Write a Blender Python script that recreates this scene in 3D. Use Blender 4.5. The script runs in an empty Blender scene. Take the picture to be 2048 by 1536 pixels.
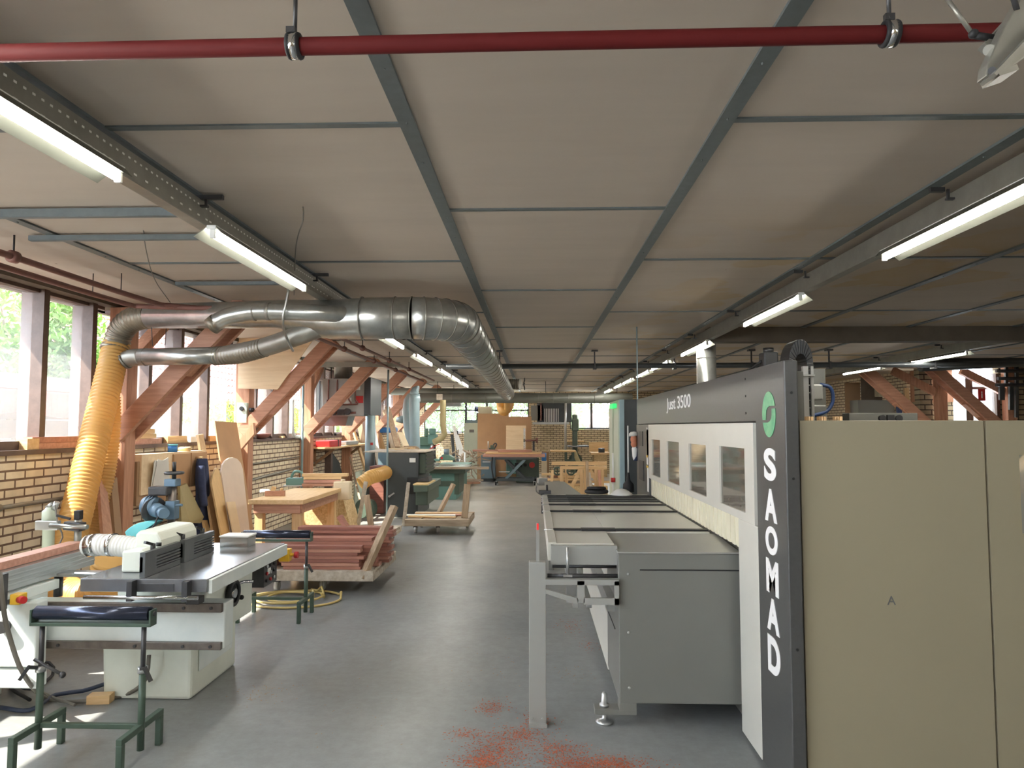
import bpy, math, random
from mathutils import Vector, Matrix, Euler
random.seed(7)
S = bpy.context.scene
COL = S.collection
PI = math.pi
V = Vector

# ------------------------------------------------------------------ camera
F, H = 1420.0, 1.65
PITCH = math.atan(85 / F)
YAW = math.atan(45 / F * math.cos(PITCH))
cd = bpy.data.cameras.new('camera')
cam = bpy.data.objects.new('camera', cd)
COL.objects.link(cam)
cd.sensor_width = 36
cd.lens = F / 2048 * 36
cd.clip_start = 0.05
cam.location = (0, 0, H)
cam.rotation_euler = (PI / 2 + PITCH, 0, YAW)
S.camera = cam
RM = Euler((PI / 2 + PITCH, 0, YAW)).to_matrix()


def at(px, py, Y=None, X=None, Z=None):
    """A photo pixel seen on a plane of the room, as a point in metres."""
    d = RM @ V(((px - 1024) / F, (768 - py) / F, -1))
    if Y is not None:
        t = Y / d.y
    elif X is not None:
        t = X / d.x
    else:
        t = (Z - H) / d.z
    return V((0, 0, H)) + d * t


# ------------------------------------------------------------------ light
S.view_settings.view_transform = 'Standard'
S.view_settings.look = 'None'
S.view_settings.gamma = 1
S.view_settings.use_curve_mapping = False
S.view_settings.exposure = 0.25
W = bpy.data.worlds.new('sky')
S.world = W
W.use_nodes = True
bg = W.node_tree.nodes['Background']
bg.inputs[0].default_value = (0.80, 0.90, 1.0, 1)
bg.inputs[1].default_value = 15.0
sd = bpy.data.lights.new('sun', 'SUN')
sd.energy = 18.0
sd.angle = 0.01
sd.color = (1.0, 0.93, 0.80)
sun = bpy.data.objects.new('sun', sd)
COL.objects.link(sun)
SE, SA = math.radians(49), math.radians(27)
sun.rotation_euler = V((math.cos(SE) * math.cos(SA), math.cos(SE) * math.sin(SA), -math.sin(SE))).to_track_quat('-Z', 'Y').to_euler()
sun.location = (-20, -8, 20)
TUBE = 88.0          # brightness of the fluorescent tubes


# ------------------------------------------------------------------ materials
def hexl(c):
    """sRGB 0-255 triple to linear."""
    return tuple(((v / 255) / 12.92 if v / 255 <= .04045 else ((v / 255 + .055) / 1.055) ** 2.4) for v in c)


def M(name, rgb, rough=.5, metal=0., var=.12, scale=5., bump=0., stretch=(1, 1, 1), rgb2=None, emit=0., spec=.5, detail=4., bscale=None, transl=0., bd=.01):
    m = bpy.data.materials.new(name)
    m.use_nodes = True
    nt = m.node_tree
    N, L = nt.nodes, nt.links
    b = N['Principled BSDF']
    c = hexl(rgb)
    b.inputs['Roughness'].default_value = rough
    b.inputs['Metallic'].default_value = metal
    b.inputs['Specular IOR Level'].default_value = spec
    tc = N.new('ShaderNodeTexCoord')
    mp = N.new('ShaderNodeMapping')
    mp.inputs['Scale'].default_value = stretch
    L.new(tc.outputs['Object'], mp.inputs[0])
    nz = N.new('ShaderNodeTexNoise')
    nz.inputs['Scale'].default_value = scale
    nz.inputs['Detail'].default_value = detail
    nz.inputs['Roughness'].default_value = .6
    L.new(mp.outputs[0], nz.inputs[0])
    rp = N.new('ShaderNodeValToRGB')
    c2 = hexl(rgb2) if rgb2 else tuple(min(1, v * (1 + var)) for v in c)
    c1 = c if rgb2 else tuple(v * (1 - var) for v in c)
    rp.color_ramp.elements[0].color = (*c1, 1)
    rp.color_ramp.elements[1].color = (*c2, 1)
    rp.color_ramp.elements[0].position = .32
    rp.color_ramp.elements[1].position = .68
    L.new(nz.outputs['Fac'], rp.inputs[0])
    L.new(rp.outputs[0], b.inputs['Base Color'])
    if bump:
        bp = N.new('ShaderNodeBump')
        bp.inputs['Strength'].default_value = bump
        bp.inputs['Distance'].default_value = bd
        if bscale:
            n2 = N.new('ShaderNodeTexNoise')
            n2.inputs['Scale'].default_value = bscale
            n2.inputs['Detail'].default_value = 6
            L.new(mp.outputs[0], n2.inputs[0])
            L.new(n2.outputs['Fac'], bp.inputs['Height'])
        else:
            L.new(nz.outputs['Fac'], bp.inputs['Height'])
        L.new(bp.outputs[0], b.inputs['Normal'])
    if emit:
        b.inputs['Emission Color'].default_value = (*c, 1)
        b.inputs['Emission Strength'].default_value = emit
    if transl:
        t = N.new('ShaderNodeBsdfTranslucent')
        L.new(rp.outputs[0], t.inputs[0])
        mx = N.new('ShaderNodeMixShader')
        mx.inputs[0].default_value = transl
        L.new(b.outputs[0], mx.inputs[1])
        L.new(t.outputs[0], mx.inputs[2])
        L.new(mx.outputs[0], N['Material Output'].inputs[0])
    return m


def wood(name, rgb, rgb2, axis='y', rough=.55, scale=1.0):
    st = {'x': (1.2, 14, 14), 'y': (14, 1.2, 14), 'z': (14, 14, 1.2)}[axis]
    return M(name, rgb, rough, 0, rgb2=rgb2, scale=2.2 * scale, stretch=st, bump=.15, detail=7)


def glass(name, tint=(1, 1, 1), clear=.86, dust=.06, gloss=.08):
    m = bpy.data.materials.new(name)
    m.use_nodes = True
    nt = m.node_tree
    N, L = nt.nodes, nt.links
    N.remove(N['Principled BSDF'])
    tr = N.new('ShaderNodeBsdfTransparent')
    tr.inputs[0].default_value = (*tint, 1)
    tl = N.new('ShaderNodeBsdfTranslucent')
    tl.inputs[0].default_value = (.9, .92, .95, 1)
    gl = N.new('ShaderNodeBsdfGlossy')
    gl.inputs['Roughness'].default_value = .03
    m1 = N.new('ShaderNodeMixShader')
    m1.inputs[0].default_value = dust
    L.new(tr.outputs[0], m1.inputs[1])
    L.new(tl.outputs[0], m1.inputs[2])
    m2 = N.new('ShaderNodeMixShader')
    fr = N.new('ShaderNodeLayerWeight')
    fr.inputs[0].default_value = gloss
    L.new(fr.outputs['Facing'], m2.inputs[0])
    mt = N.new('ShaderNodeMath')
    mt.operation = 'MULTIPLY'
    mt.inputs[1].default_value = .5
    L.new(fr.outputs['Fresnel'], mt.inputs[0])
    L.new(mt.outputs[0], m2.inputs[0])
    L.new(m1.outputs[0], m2.inputs[1])
    L.new(gl.outputs[0], m2.inputs[2])
    L.new(m2.outputs[0], N['Material Output'].inputs[0])
    return m


def brick(name, axes, c1, c2, mortar, bw=.22, rh=.072, ms=.009, rough=.75):
    m = bpy.data.materials.new(name)
    m.use_nodes = True
    nt = m.node_tree
    N, L = nt.nodes, nt.links
    b = N['Principled BSDF']
    tc = N.new('ShaderNodeTexCoord')
    sx = N.new('ShaderNodeSeparateXYZ')
    cb = N.new('ShaderNodeCombineXYZ')
    L.new(tc.outputs['Object'], sx.inputs[0])
    L.new(sx.outputs[axes[0]], cb.inputs[0])
    L.new(sx.outputs[axes[1]], cb.inputs[1])
    bt = N.new('ShaderNodeTexBrick')
    bt.inputs['Scale'].default_value = 1
    bt.inputs['Brick Width'].default_value = bw
    bt.inputs['Row Height'].default_value = rh
    bt.inputs['Mortar Size'].default_value = ms
    bt.inputs['Mortar Smooth'].default_value = .15
    bt.inputs['Color1'].default_value = (*hexl(c1), 1)
    bt.inputs['Color2'].default_value = (*hexl(c2), 1)
    bt.inputs['Mortar'].default_value = (*hexl(mortar), 1)
    L.new(cb.outputs[0], bt.inputs[0])
    nz = N.new('ShaderNodeTexNoise')
    nz.inputs['Scale'].default_value = 9
    nz.inputs['Detail'].default_value = 6
    L.new(tc.outputs['Object'], nz.inputs[0])
    mx = N.new('ShaderNodeMix')
    mx.data_type = 'RGBA'
    mx.blend_type = 'MULTIPLY'
    mx.inputs[0].default_value = .35
    L.new(bt.outputs['Color'], mx.inputs[6])
    L.new(nz.outputs['Color'], mx.inputs[7])
    rp = N.new('ShaderNodeValToRGB')
    rp.color_ramp.elements[0].color = (.55, .52, .48, 1)
    rp.color_ramp.elements[1].color = (1, 1, 1, 1)
    rp.color_ramp.elements[0].position = .3
    rp.color_ramp.elements[1].position = .6
    L.new(nz.outputs['Fac'], rp.inputs[0])
    L.new(rp.outputs[0], mx.inputs[7])
    L.new(mx.outputs[2], b.inputs['Base Color'])
    b.inputs['Roughness'].default_value = rough
    bp = N.new('ShaderNodeBump')
    bp.inputs['Strength'].default_value = .8
    bp.inputs['Distance'].default_value = .008
    bp.invert = True
    L.new(bt.outputs['Fac'], bp.inputs['Height'])
    L.new(bp.outputs[0], b.inputs['Normal'])
    return m


def floor_mat():
    m = bpy.data.materials.new('concrete_floor')
    m.use_nodes = True
    nt = m.node_tree
    N, L = nt.nodes, nt.links
    b = N['Principled BSDF']
    tc = N.new('ShaderNodeTexCoord')

    def noise(s, d=5, mapping=None, r=.6):
        n = N.new('ShaderNodeTexNoise')
        n.inputs['Scale'].default_value = s
        n.inputs['Detail'].default_value = d
        n.inputs['Roughness'].default_value = r
        if mapping:
            mp = N.new('ShaderNodeMapping')
            mp.inputs['Scale'].default_value = mapping
            L.new(tc.outputs['Object'], mp.inputs[0])
            L.new(mp.outputs[0], n.inputs[0])
        else:
            L.new(tc.outputs['Object'], n.inputs[0])
        return n

    def ramp(src, stops):
        r = N.new('ShaderNodeValToRGB')
        e = r.color_ramp.elements
        while len(e) < len(stops):
            e.new(.5)
        for k, (p, c) in zip(e, stops):
            k.position = p
            k.color = (*hexl(c), 1) if len(c) == 3 else c
        L.new(src, r.inputs[0])
        return r

    def mix(fac, a, c2, mode='MIX'):
        x = N.new('ShaderNodeMix')
        x.data_type = 'RGBA'
        x.blend_type = mode
        if isinstance(fac, float):
            x.inputs[0].default_value = fac
        else:
            L.new(fac, x.inputs[0])
        L.new(a, x.inputs[6])
        L.new(c2, x.inputs[7])
        return x.outputs[2]
    big = ramp(noise(.7, 6).outputs['Fac'], [(.25, (128, 132, 134)), (.75, (150, 152, 152))])
    med = ramp(noise(4, 8, (1, .35, 1)).outputs['Fac'], [(.25, (.88, .88, .88, 1)), (.8, (1, 1, 1, 1))])
    spots = ramp(noise(13, 8, None, .75).outputs['Fac'], [(.30, (.80, .79, .77, 1)), (.62, (1, 1, 1, 1))])
    c = mix(1.0, big.outputs[0], med.outputs[0], 'MULTIPLY')
    c = mix(1.0, c, spots.outputs[0], 'MULTIPLY')
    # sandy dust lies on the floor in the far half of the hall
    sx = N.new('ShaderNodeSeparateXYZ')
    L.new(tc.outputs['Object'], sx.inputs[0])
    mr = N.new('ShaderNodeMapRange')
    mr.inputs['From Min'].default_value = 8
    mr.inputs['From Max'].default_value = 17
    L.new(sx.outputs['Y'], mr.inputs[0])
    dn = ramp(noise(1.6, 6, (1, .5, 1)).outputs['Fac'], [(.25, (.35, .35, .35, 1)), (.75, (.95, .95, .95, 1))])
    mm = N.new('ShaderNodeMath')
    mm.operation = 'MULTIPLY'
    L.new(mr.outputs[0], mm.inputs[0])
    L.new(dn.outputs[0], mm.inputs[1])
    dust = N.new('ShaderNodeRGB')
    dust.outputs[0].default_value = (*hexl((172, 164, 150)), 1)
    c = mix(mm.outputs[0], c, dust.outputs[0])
    L.new(c, b.inputs['Base Color'])
    rr = ramp(noise(1.8, 5).outputs['Fac'], [(.3, (.29, .29, .29, 1)), (.7, (.40, .40, .40, 1))])
    L.new(rr.outputs[0], b.inputs['Roughness'])
    b.inputs['Specular IOR Level'].default_value = .24
    bp = N.new('ShaderNodeBump')
    bp.inputs['Strength'].default_value = .04
    bp.inputs['Distance'].default_value = .003
    L.new(noise(22, 4).outputs['Fac'], bp.inputs['Height'])
    L.new(bp.outputs[0], b.inputs['Normal'])
    return m


def ceiling_mat():
    m = M('ceiling_panel', (188, 177, 165), .85, var=.05, scale=1.3, stretch=(.5, 2.5, 1), spec=.15)
    nt = m.node_tree
    N, L = nt.nodes, nt.links
    b = N['Principled BSDF']
    old = b.inputs['Base Color'].links[0].from_socket
    tc = N.new('ShaderNodeTexCoord')
    # water stains on the boards to the right of the middle and fly specks all over
    nz = N.new('ShaderNodeTexNoise')
    nz.inputs['Scale'].default_value = 1.1
    nz.inputs['Detail'].default_value = 7
    L.new(tc.outputs['Object'], nz.inputs[0])
    r = N.new('ShaderNodeValToRGB')
    e = r.color_ramp.elements
    e.new(.6)
    for k, (p, v) in zip(e, [(.54, 0), (.575, 1), (.70, .45)]):
        k.position = p
        k.color = (v, v, v, 1)
    L.new(nz.outputs['Fac'], r.inputs[0])
    sx = N.new('ShaderNodeSeparateXYZ')
    L.new(tc.outputs['Object'], sx.inputs[0])
    a1 = N.new('ShaderNodeMapRange')
    a1.inputs['From Min'].default_value = .6
    a1.inputs['From Max'].default_value = 2.0
    L.new(sx.outputs['X'], a1.inputs[0])
    a2 = N.new('ShaderNodeMapRange')
    a2.inputs['From Min'].default_value = 3.6
    a2.inputs['From Max'].default_value = 5.0
    L.new(sx.outputs['Y'], a2.inputs[0])
    m1 = N.new('ShaderNodeMath')
    m1.operation = 'MULTIPLY'
    L.new(a1.outputs[0], m1.inputs[0])
    L.new(a2.outputs[0], m1.inputs[1])
    m2 = N.new('ShaderNodeMath')
    m2.operation = 'MULTIPLY'
    L.new(m1.outputs[0], m2.inputs[0])
    L.new(r.outputs[0], m2.inputs[1])
    mx = N.new('ShaderNodeMix')
    mx.data_type = 'RGBA'
    L.new(m2.outputs[0], mx.inputs[0])
    L.new(old, mx.inputs[6])
    mx.inputs[7].default_value = (*hexl((186, 166, 136)), 1)
    n3 = N.new('ShaderNodeTexNoise')
    n3.inputs['Scale'].default_value = 9
    n3.inputs['Detail'].default_value = 2
    L.new(tc.outputs['Object'], n3.inputs[0])
    r3 = N.new('ShaderNodeValToRGB')
    r3.color_ramp.elements[0].position = .175
    r3.color_ramp.elements[0].color = (.35, .30, .26, 1)
    r3.color_ramp.elements[1].position = .20
    r3.color_ramp.elements[1].color = (1, 1, 1, 1)
    L.new(n3.outputs['Fac'], r3.inputs[0])
    m4 = N.new('ShaderNodeMix')
    m4.data_type = 'RGBA'
    m4.blend_type = 'MULTIPLY'
    m4.inputs[0].default_value = 1
    L.new(mx.outputs[2], m4.inputs[6])
    L.new(r3.outputs[0], m4.inputs[7])
    L.new(m4.outputs[2], b.inputs['Base Color'])
    return m


K = {
    'floor': floor_mat(), 'ceiling': ceiling_mat(),
    'strip': M('seam_strip_metal', (98, 106, 108), .5, .2, var=.08, scale=20),
    'brick': brick('cream_brick', ('Y', 'Z'), (244, 230, 202), (232, 216, 186), (122, 98, 80)),
    'brick_x': brick('cream_brick_cross', ('X', 'Z'), (222, 204, 170), (204, 186, 150), (96, 78, 64)),
    'plaster': M('dark_board', (92, 82, 70), .8, var=.12),
    'roofdeck': M('roof_deck', (120, 112, 104), .9),
    'stain': wood('stained_timber', (170, 120, 92), (202, 152, 122), 'z', .6),
    'stain_x': wood('stained_timber_long', (166, 118, 94), (196, 148, 122), 'x', .6),
    'mullion': M('painted_mullion', (92, 74, 66), .55, var=.2, scale=9, bump=.1),
    'pine': wood('pine_x', (206, 168, 118), (228, 194, 146), 'x'),
    'pine_y': wood('pine_y', (206, 168, 118), (228, 194, 146), 'y'),
    'pine_z': wood('pine_z', (204, 166, 118), (226, 192, 146), 'z'),
    'grey_wood': wood('weathered_wood', (146, 128, 108), (182, 164, 142), 'x', .75),
    'grey_wood_z': wood('weathered_post_wood', (150, 128, 104), (186, 162, 134), 'z', .75),
    'paint_wood': M('paint_splashed_wood', (168, 154, 136), .7, rgb2=(206, 198, 184), scale=14, bump=.2),
    'maho': wood('mahogany_plank', (156, 104, 90), (184, 130, 112), 'x', .5),
    'maho2': wood('pale_mahogany_plank', (176, 126, 108), (202, 152, 132), 'x', .5),
    'maho3': wood('dark_mahogany_plank', (136, 88, 78), (164, 110, 96), 'x', .5),
    'ply': wood('birch_plywood', (226, 198, 158), (240, 216, 180), 'x', .5, .8),
    'mdf': M('brown_board', (184, 146, 108), .7, var=.06, scale=3),
    'mdf_dark': M('dark_fibreboard', (158, 126, 94), .7, var=.06, scale=3),
    'cream_board': M('cream_board', (226, 208, 176), .6, var=.05, scale=3),
    'pink_board': M('primed_board', (216, 200, 186), .6, var=.05, scale=3),
    'yel_board': M('yellow_pine_board', (216, 184, 132), .6, var=.08, scale=3, stretch=(6, 6, .6)),
    'osb': M('strand_board', (186, 154, 108), .75, rgb2=(222, 196, 150), scale=34, detail=2, bump=.25),
    'galv': M('galvanised_steel', (176, 178, 174), .30, .85, var=.10, scale=16, detail=3),
    'galv_dull': M('dusty_galvanised_steel', (146, 144, 136), .42, .65, var=.10, scale=8),
    'alu': M('aluminium', (188, 190, 190), .35, .8, var=.06),
    'chrome': M('bright_steel', (214, 216, 218), .14, 1, var=.04),
    'castiron': M('ground_cast_iron', (134, 136, 140), .26, .7, var=.16, scale=7),
    'steel': M('dark_steel', (74, 74, 76), .42, .55, var=.15, scale=12),
    'rust_steel': M('worn_steel', (112, 104, 98), .45, .6, var=.2, scale=14),
    'mwhite': M('machine_cream', (224, 228, 216), .42, var=.05, scale=4),
    'mwhite2': M('worn_machine_white', (220, 228, 226), .4, rgb2=(232, 238, 234), scale=6),
    'mgrey': M('pale_grey_sheet_metal', (160, 160, 155), .32, .1, var=.02, scale=4),
    'mpale': M('light_grey_sheet_metal', (214, 212, 203), .32, .1, var=.02, scale=4),
    'mgrey2': M('mid_grey_sheet_metal', (121, 121, 116), .38, .1, var=.02, scale=4),
    'mdark': M('graphite_sheet_metal', (86, 86, 86), .34, .25, var=.05, scale=60),
    'mdark2': M('dark_slate_sheet_metal', (64, 68, 70), .38, .2, var=.05),
    'beige': M('beige_sheet_metal', (154, 145, 122), .45, 0, var=.02, scale=2),
    'black': M('black_plastic', (30, 31, 33), .45, var=.1),
    'rubber': M('black_rubber', (36, 36, 38), .7, var=.1),
    'roller': M('roller_steel', (60, 66, 84), .22, .6, var=.08),
    'green_frame': M('green_painted_steel', (66, 84, 72), .45, .1, var=.12, scale=12),
    'hose': M('yellow_hose', (222, 180, 108), .4, var=.05, transl=.35),
    'hose_pale': M('pale_flexible_hose', (196, 184, 140), .4, var=.05, transl=.3),
    'hose_metal': M('ribbed_metal_hose', (128, 122, 108), .42, .55, var=.08),
    'redpipe': M('red_painted_pipe', (92, 26, 26), .7, 0, var=.05, spec=.2),
    'brownpipe': M('brown_red_pipe', (124, 84, 76), .5, .1, var=.06),
    'duct_dark': M('grey_painted_duct', (124, 126, 118), .45, .3, var=.06),
    'duct_blue': M('blue_grey_duct', (150, 172, 178), .4, .2, var=.06),
    'mgreen': M('green_machine_paint', (98, 128, 112), .42, var=.06),
    'mgreen_d': M('dark_green_machine_paint', (74, 88, 76), .45, var=.06),
    'mteal': M('teal_machine_paint', (104, 142, 134), .42, var=.06),
    'mblue': M('blue_motor_paint', (98, 122, 142), .42, .1, var=.1),
    'cyan': M('cyan_plastic', (120, 208, 214), .35, var=.04),
    'bluelead': M('dark_blue_lead', (40, 66, 112), .4, var=.05),
    'blue': M('blue_plastic', (62, 130, 200), .4, var=.05),
    'navy': M('navy_cloth', (52, 62, 92), .9, var=.15, scale=20, bump=.2),
    'slate': M('blue_grey_cabinet_paint', (112, 132, 142), .42, var=.04),
    'charcoal': M('charcoal_machine_paint', (66, 72, 74), .45, var=.05),
    'sage': M('pale_sage_paint', (190, 198, 180), .5, var=.03),
    'yellow': M('signal_yellow', (226, 180, 50), .4, var=.04),
    'red': M('signal_red', (190, 44, 44), .4, var=.05),
    'paper': M('white_paper', (236, 236, 232), .8, var=.03, transl=.2),
    'white': M('white_paint', (232, 232, 228), .45, var=.03),
    'letter': M('white_vinyl', (240, 240, 240), .5, var=.01),
    'logo': M('green_vinyl', (84, 160, 118), .4, rgb2=(128, 186, 140), scale=16),
    'logo_txt': M('printed_grey_text', (96, 96, 96), .6, var=.01),
    'tile': M('red_clay_tile', (104, 62, 54), .75, rgb2=(126, 78, 68), scale=6, bump=.2),
    'wall_grey': M('grey_render', (92, 94, 95), .85, var=.12, scale=4),
    'fence': wood('old_fence_board', (84, 74, 64), (122, 108, 94), 'y', .8),
    'cloth_red': M('faded_red_cloth', (196, 96, 84), .9, var=.06, transl=.3),
    'leaf': M('green_leaf', (66, 104, 40), .5, rgb2=(112, 142, 62), scale=1.2, transl=.4),
    'leaf2': M('yellow_leaf', (146, 146, 66), .5, rgb2=(104, 138, 54), scale=1.5, transl=.4),
    'bark': M('bark', (96, 80, 64), .9, var=.2, bump=.4),
    'ground': M('paving', (214, 206, 192), .9, var=.1),  # unseen ground outside, made pale to bounce sun into the hall
    'glass': glass('dusty_window_glass', (1, 1, 1), dust=.05, gloss=.06),
    'clear': glass('clear_plastic', (.94, .95, .93), dust=.28, gloss=.25),
    'tint': M('tinted_polycarbonate', (104, 98, 88), .05, 0, var=.25, scale=3, spec=1.0),
    'curtain': M('ribbed_plastic_curtain', (246, 242, 220), .35, var=.04, transl=.25),
    'chips': M('sawdust_chips', (172, 92, 62), .9, var=.2, scale=40),
    'tubelight': M('lit_tube', (255, 250, 240), .4, emit=TUBE, var=0),
    'reflector': M('dull_reflector', (150, 152, 140), .32, .9, var=.02),
    'exit': M('lit_green_sign', (60, 220, 120), .4, emit=.8, var=0),
    'redlamp': M('red_indicator', (230, 40, 40), .3, emit=.5, var=0),
    'skin': M('painted_wood_face', (206, 132, 100), .6, var=.1),
    'coil': M('yellow_air_hose', (206, 184, 120), .4, var=.05),
    'cable': M('grey_cable', (110, 106, 98), .5, var=.1),
    'bluecable': M('blue_black_cable', (44, 54, 76), .5, var=.1),
}


# ------------------------------------------------------------------ mesh kit
class MB:
    def __init__(s):
        s.v, s.f, s.sm = [], [], []

    def add(s, vs, fs, smooth=False):
        n = len(s.v)
        s.v += [tuple(p) for p in vs]
        s.f += [tuple(i + n for i in f) for f in fs]
        s.sm += [smooth] * len(fs)
        return s

    def bx(s, x0, x1, y0, y1, z0, z1):
        x0, x1 = min(x0, x1), max(x0, x1)
        y0, y1 = min(y0, y1), max(y0, y1)
        z0, z1 = min(z0, z1), max(z0, z1)
        v = [(x0, y0, z0), (x1, y0, z0), (x1, y1, z0), (x0, y1, z0), (x0, y0, z1), (x1, y0, z1), (x1, y1, z1), (x0, y1, z1)]
        return s.add(v, [(0, 3, 2, 1), (4, 5, 6, 7), (0, 1, 5, 4), (1, 2, 6, 5), (2, 3, 7, 6), (3, 0, 4, 7)])

    def cbox(s, c, sx, sy, sz, rz=0, rx=0, ry=0):
        R = Euler((rx, ry, rz)).to_matrix()
        c = V(c)
        v = [c + R @ V((a * sx / 2, b * sy / 2, d * sz / 2)) for d in (-1, 1) for a, b in ((-1, -1), (1, -1), (1, 1), (-1, 1))]
        return s.add(v, [(0, 3, 2, 1), (4, 5, 6, 7), (0, 1, 5, 4), (1, 2, 6, 5), (2, 3, 7, 6), (3, 0, 4, 7)])

    def beam(s, a, b, w, h, side=None):
        """box from a to b; w is measured along `side`, h across it"""
        a, b = V(a), V(b)
        d = (b - a).normalized()
        sd_ = V(side) if side is not None else (V((0, 0, 1)).cross(d) if abs(d.z) < .95 else V((1, 0, 0)))
        sd_ = (sd_ - d * sd_.dot(d)).normalized()
        u = d.cross(sd_)
        v = [p + sd_ * (i * w / 2) + u * (j * h / 2) for p in (a, b) for i, j in ((-1, -1), (1, -1), (1, 1), (-1, 1))]
        return s.add(v, [(0, 1, 2, 3)[::-1], (4, 5, 6, 7), (0, 1, 5, 4), (1, 2, 6, 5), (2, 3, 7, 6), (3, 0, 4, 7)])

    def tube(s, pts, r, n=14, caps=True, closed=False):
        pts = [V(p) for p in pts]
        m = len(pts)
        rs = r if isinstance(r, (list, tuple)) else [r] * m
        T = []
        for i in range(m):
            if closed:
                t = pts[(i + 1) % m] - pts[i - 1]
            else:
                t = pts[min(i + 1, m - 1)] - pts[max(i - 1, 0)]
            T.append(t.normalized() if t.length > 1e-9 else (T[-1] if T else V((0, 0, 1))))
        ref = V((0, 0, 1)) if abs(T[0].z) < .9 else V((1, 0, 0))
        u = (ref - T[0] * ref.dot(T[0])).normalized()
        vs = []
        for i in range(m):
            u = (u - T[i] * u.dot(T[i]))
            u = u.normalized() if u.length > 1e-6 else T[i].orthogonal().normalized()
            w = T[i].cross(u)
            for k in range(n):
                a = 2 * PI * k / n
                vs.append(pts[i] + (u * math.cos(a) + w * math.sin(a)) * rs[i])
        fs = []
        for i in range(m if closed else m - 1):
            j = (i + 1) % m
            for k in range(n):
                k2 = (k + 1) % n
                fs.append((i * n + k, i * n + k2, j * n + k2, j * n + k))
        s.add(vs, fs, True)
        if caps and not closed:
            b0 = len(s.v) - m * n
            s.f += [tuple(b0 + k for k in range(n))[::-1], tuple(b0 + (m - 1) * n + k for k in range(n))]
            s.sm += [False, False]
        return s

    def cyl(s, a, b, r, r2=None, n=18, caps=True):
        return s.tube([a, b], [r, r if r2 is None else r2], n, caps)

    def lathe(s, base, prof, axis=(0, 0, 1), n=24):
        """prof: list of (radius, distance along the axis)"""
        ax = V(axis).normalized()
        b = V(base)
        u = ax.orthogonal().normalized()
        w = ax.cross(u)
        vs, fs = [], []
        for r, h in prof:
            for k in range(n):
                a = 2 * PI * k / n
                vs.append(b + ax * h + (u * math.cos(a) + w * math.sin(a)) * max(r, 1e-4))
        for i in range(len(prof) - 1):
            for k in range(n):
                k2 = (k + 1) % n
                fs.append((i * n + k, i * n + k2, (i + 1) * n + k2, (i + 1) * n + k))
        s.add(vs, fs, True)
        b0 = len(s.v) - len(vs)
        s.f += [tuple(b0 + k for k in range(n))[::-1], tuple(b0 + (len(prof) - 1) * n + k for k in range(n))]
        s.sm += [False, False]
        return s

    def torus(s, c, axis, R, r, n=28, k=8):
        ax = V(axis).normalized()
        u = ax.orthogonal().normalized()
        w = ax.cross(u)
        return s.tube([V(c) + (u * math.cos(2 * PI * i / n) + w * math.sin(2 * PI * i / n)) * R for i in range(n)], r, k, closed=True)

    def prism(s, poly, ext):
        """polygon of 3-D points pushed along ext"""
        poly = [V(p) for p in poly]
        e = V(ext)
        n = len(poly)
        nn = sum(((poly[i] - poly[0]).cross(poly[(i + 1) % n] - poly[0]) for i in range(1, n - 1)), V((0, 0, 0)))
        if nn.dot(e) > 0:
            poly = poly[::-1]
        vs = poly + [p + e for p in poly]
        fs = [tuple(range(n)), tuple(range(2 * n - 1, n - 1, -1))]
        fs += [((i + 1) % n, i, n + i, n + (i + 1) % n) for i in range(n)]
        return s.add(vs, fs)

    def ball(s, c, rx, ry=None, rz=None, n=14, m=9):
        ry = rx if ry is None else ry
        rz = rx if rz is None else rz
        c = V(c)
        vs, fs = [], []
        for i in range(m + 1):
            t = PI * i / m
            for k in range(n):
                a = 2 * PI * k / n
                vs.append(c + V((rx * math.sin(t) * math.cos(a), ry * math.sin(t) * math.sin(a), -rz * math.cos(t))))
        for i in range(m):
            for k in range(n):
                k2 = (k + 1) % n
                fs.append((i * n + k, i * n + k2, (i + 1) * n + k2, (i + 1) * n + k))
        return s.add(vs, fs, True)


OFF = {}


def thing(name, label, cat, loc=(0, 0, 0), rz=0, group=None):
    o = bpy.data.objects.new(name, None)
    o.empty_display_size = .1
    COL.objects.link(o)
    o.location = loc
    o.rotation_euler = (0, 0, rz)
    OFF[o.name] = V(loc)
    tag(o, label, cat, group)
    return o


def tag(o, label, cat, group=None):
    o['label'] = label
    o['category'] = cat
    if group:
        o['group'] = group
    return o


def part(name, mb, m, parent=None, bev=0, label=None, kind=None):
    """one mesh object; world coordinates are stored relative to the thing it belongs to"""
    off = OFF.get(parent.name, V((0, 0, 0))) if parent else V((0, 0, 0))
    me = bpy.data.meshes.new(name)
    me.from_pydata([(v[0] - off.x, v[1] - off.y, v[2] - off.z) for v in mb.v], [], mb.f)
    me.polygons.foreach_set('use_smooth', mb.sm)
    me.materials.append(K[m] if isinstance(m, str) else m)
    me.update()
    o = bpy.data.objects.new(name, me)
    COL.objects.link(o)
    if parent:
        o.parent = parent
        OFF[o.name] = off
    if bev:
        b = o.modifiers.new('edge', 'BEVEL')
        b.width = bev
        b.segments = 2
        b.limit_method = 'ANGLE'
        b.angle_limit = math.radians(50)
    if label:
        o['label'] = label
    if kind:
        o['kind'] = kind
    return o


def solo(name, mb, m, label, cat, group=None, bev=0):
    """a thing that is a single mesh, its origin at its own base"""
    xs, ys, zs = zip(*mb.v)
    c = V(((min(xs) + max(xs)) / 2, (min(ys) + max(ys)) / 2, min(zs)))
    mb.v = [(x - c.x, y - c.y, z - c.z) for x, y, z in mb.v]
    o = part(name, mb, m, None, bev)
    o.location = c
    OFF[o.name] = c
    return tag(o, label, cat, group)


def struct(name, mb, m, parent=None, bev=0):
    o = part(name, mb, m, parent, bev)
    o['kind'] = 'structure'
    return o


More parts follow.
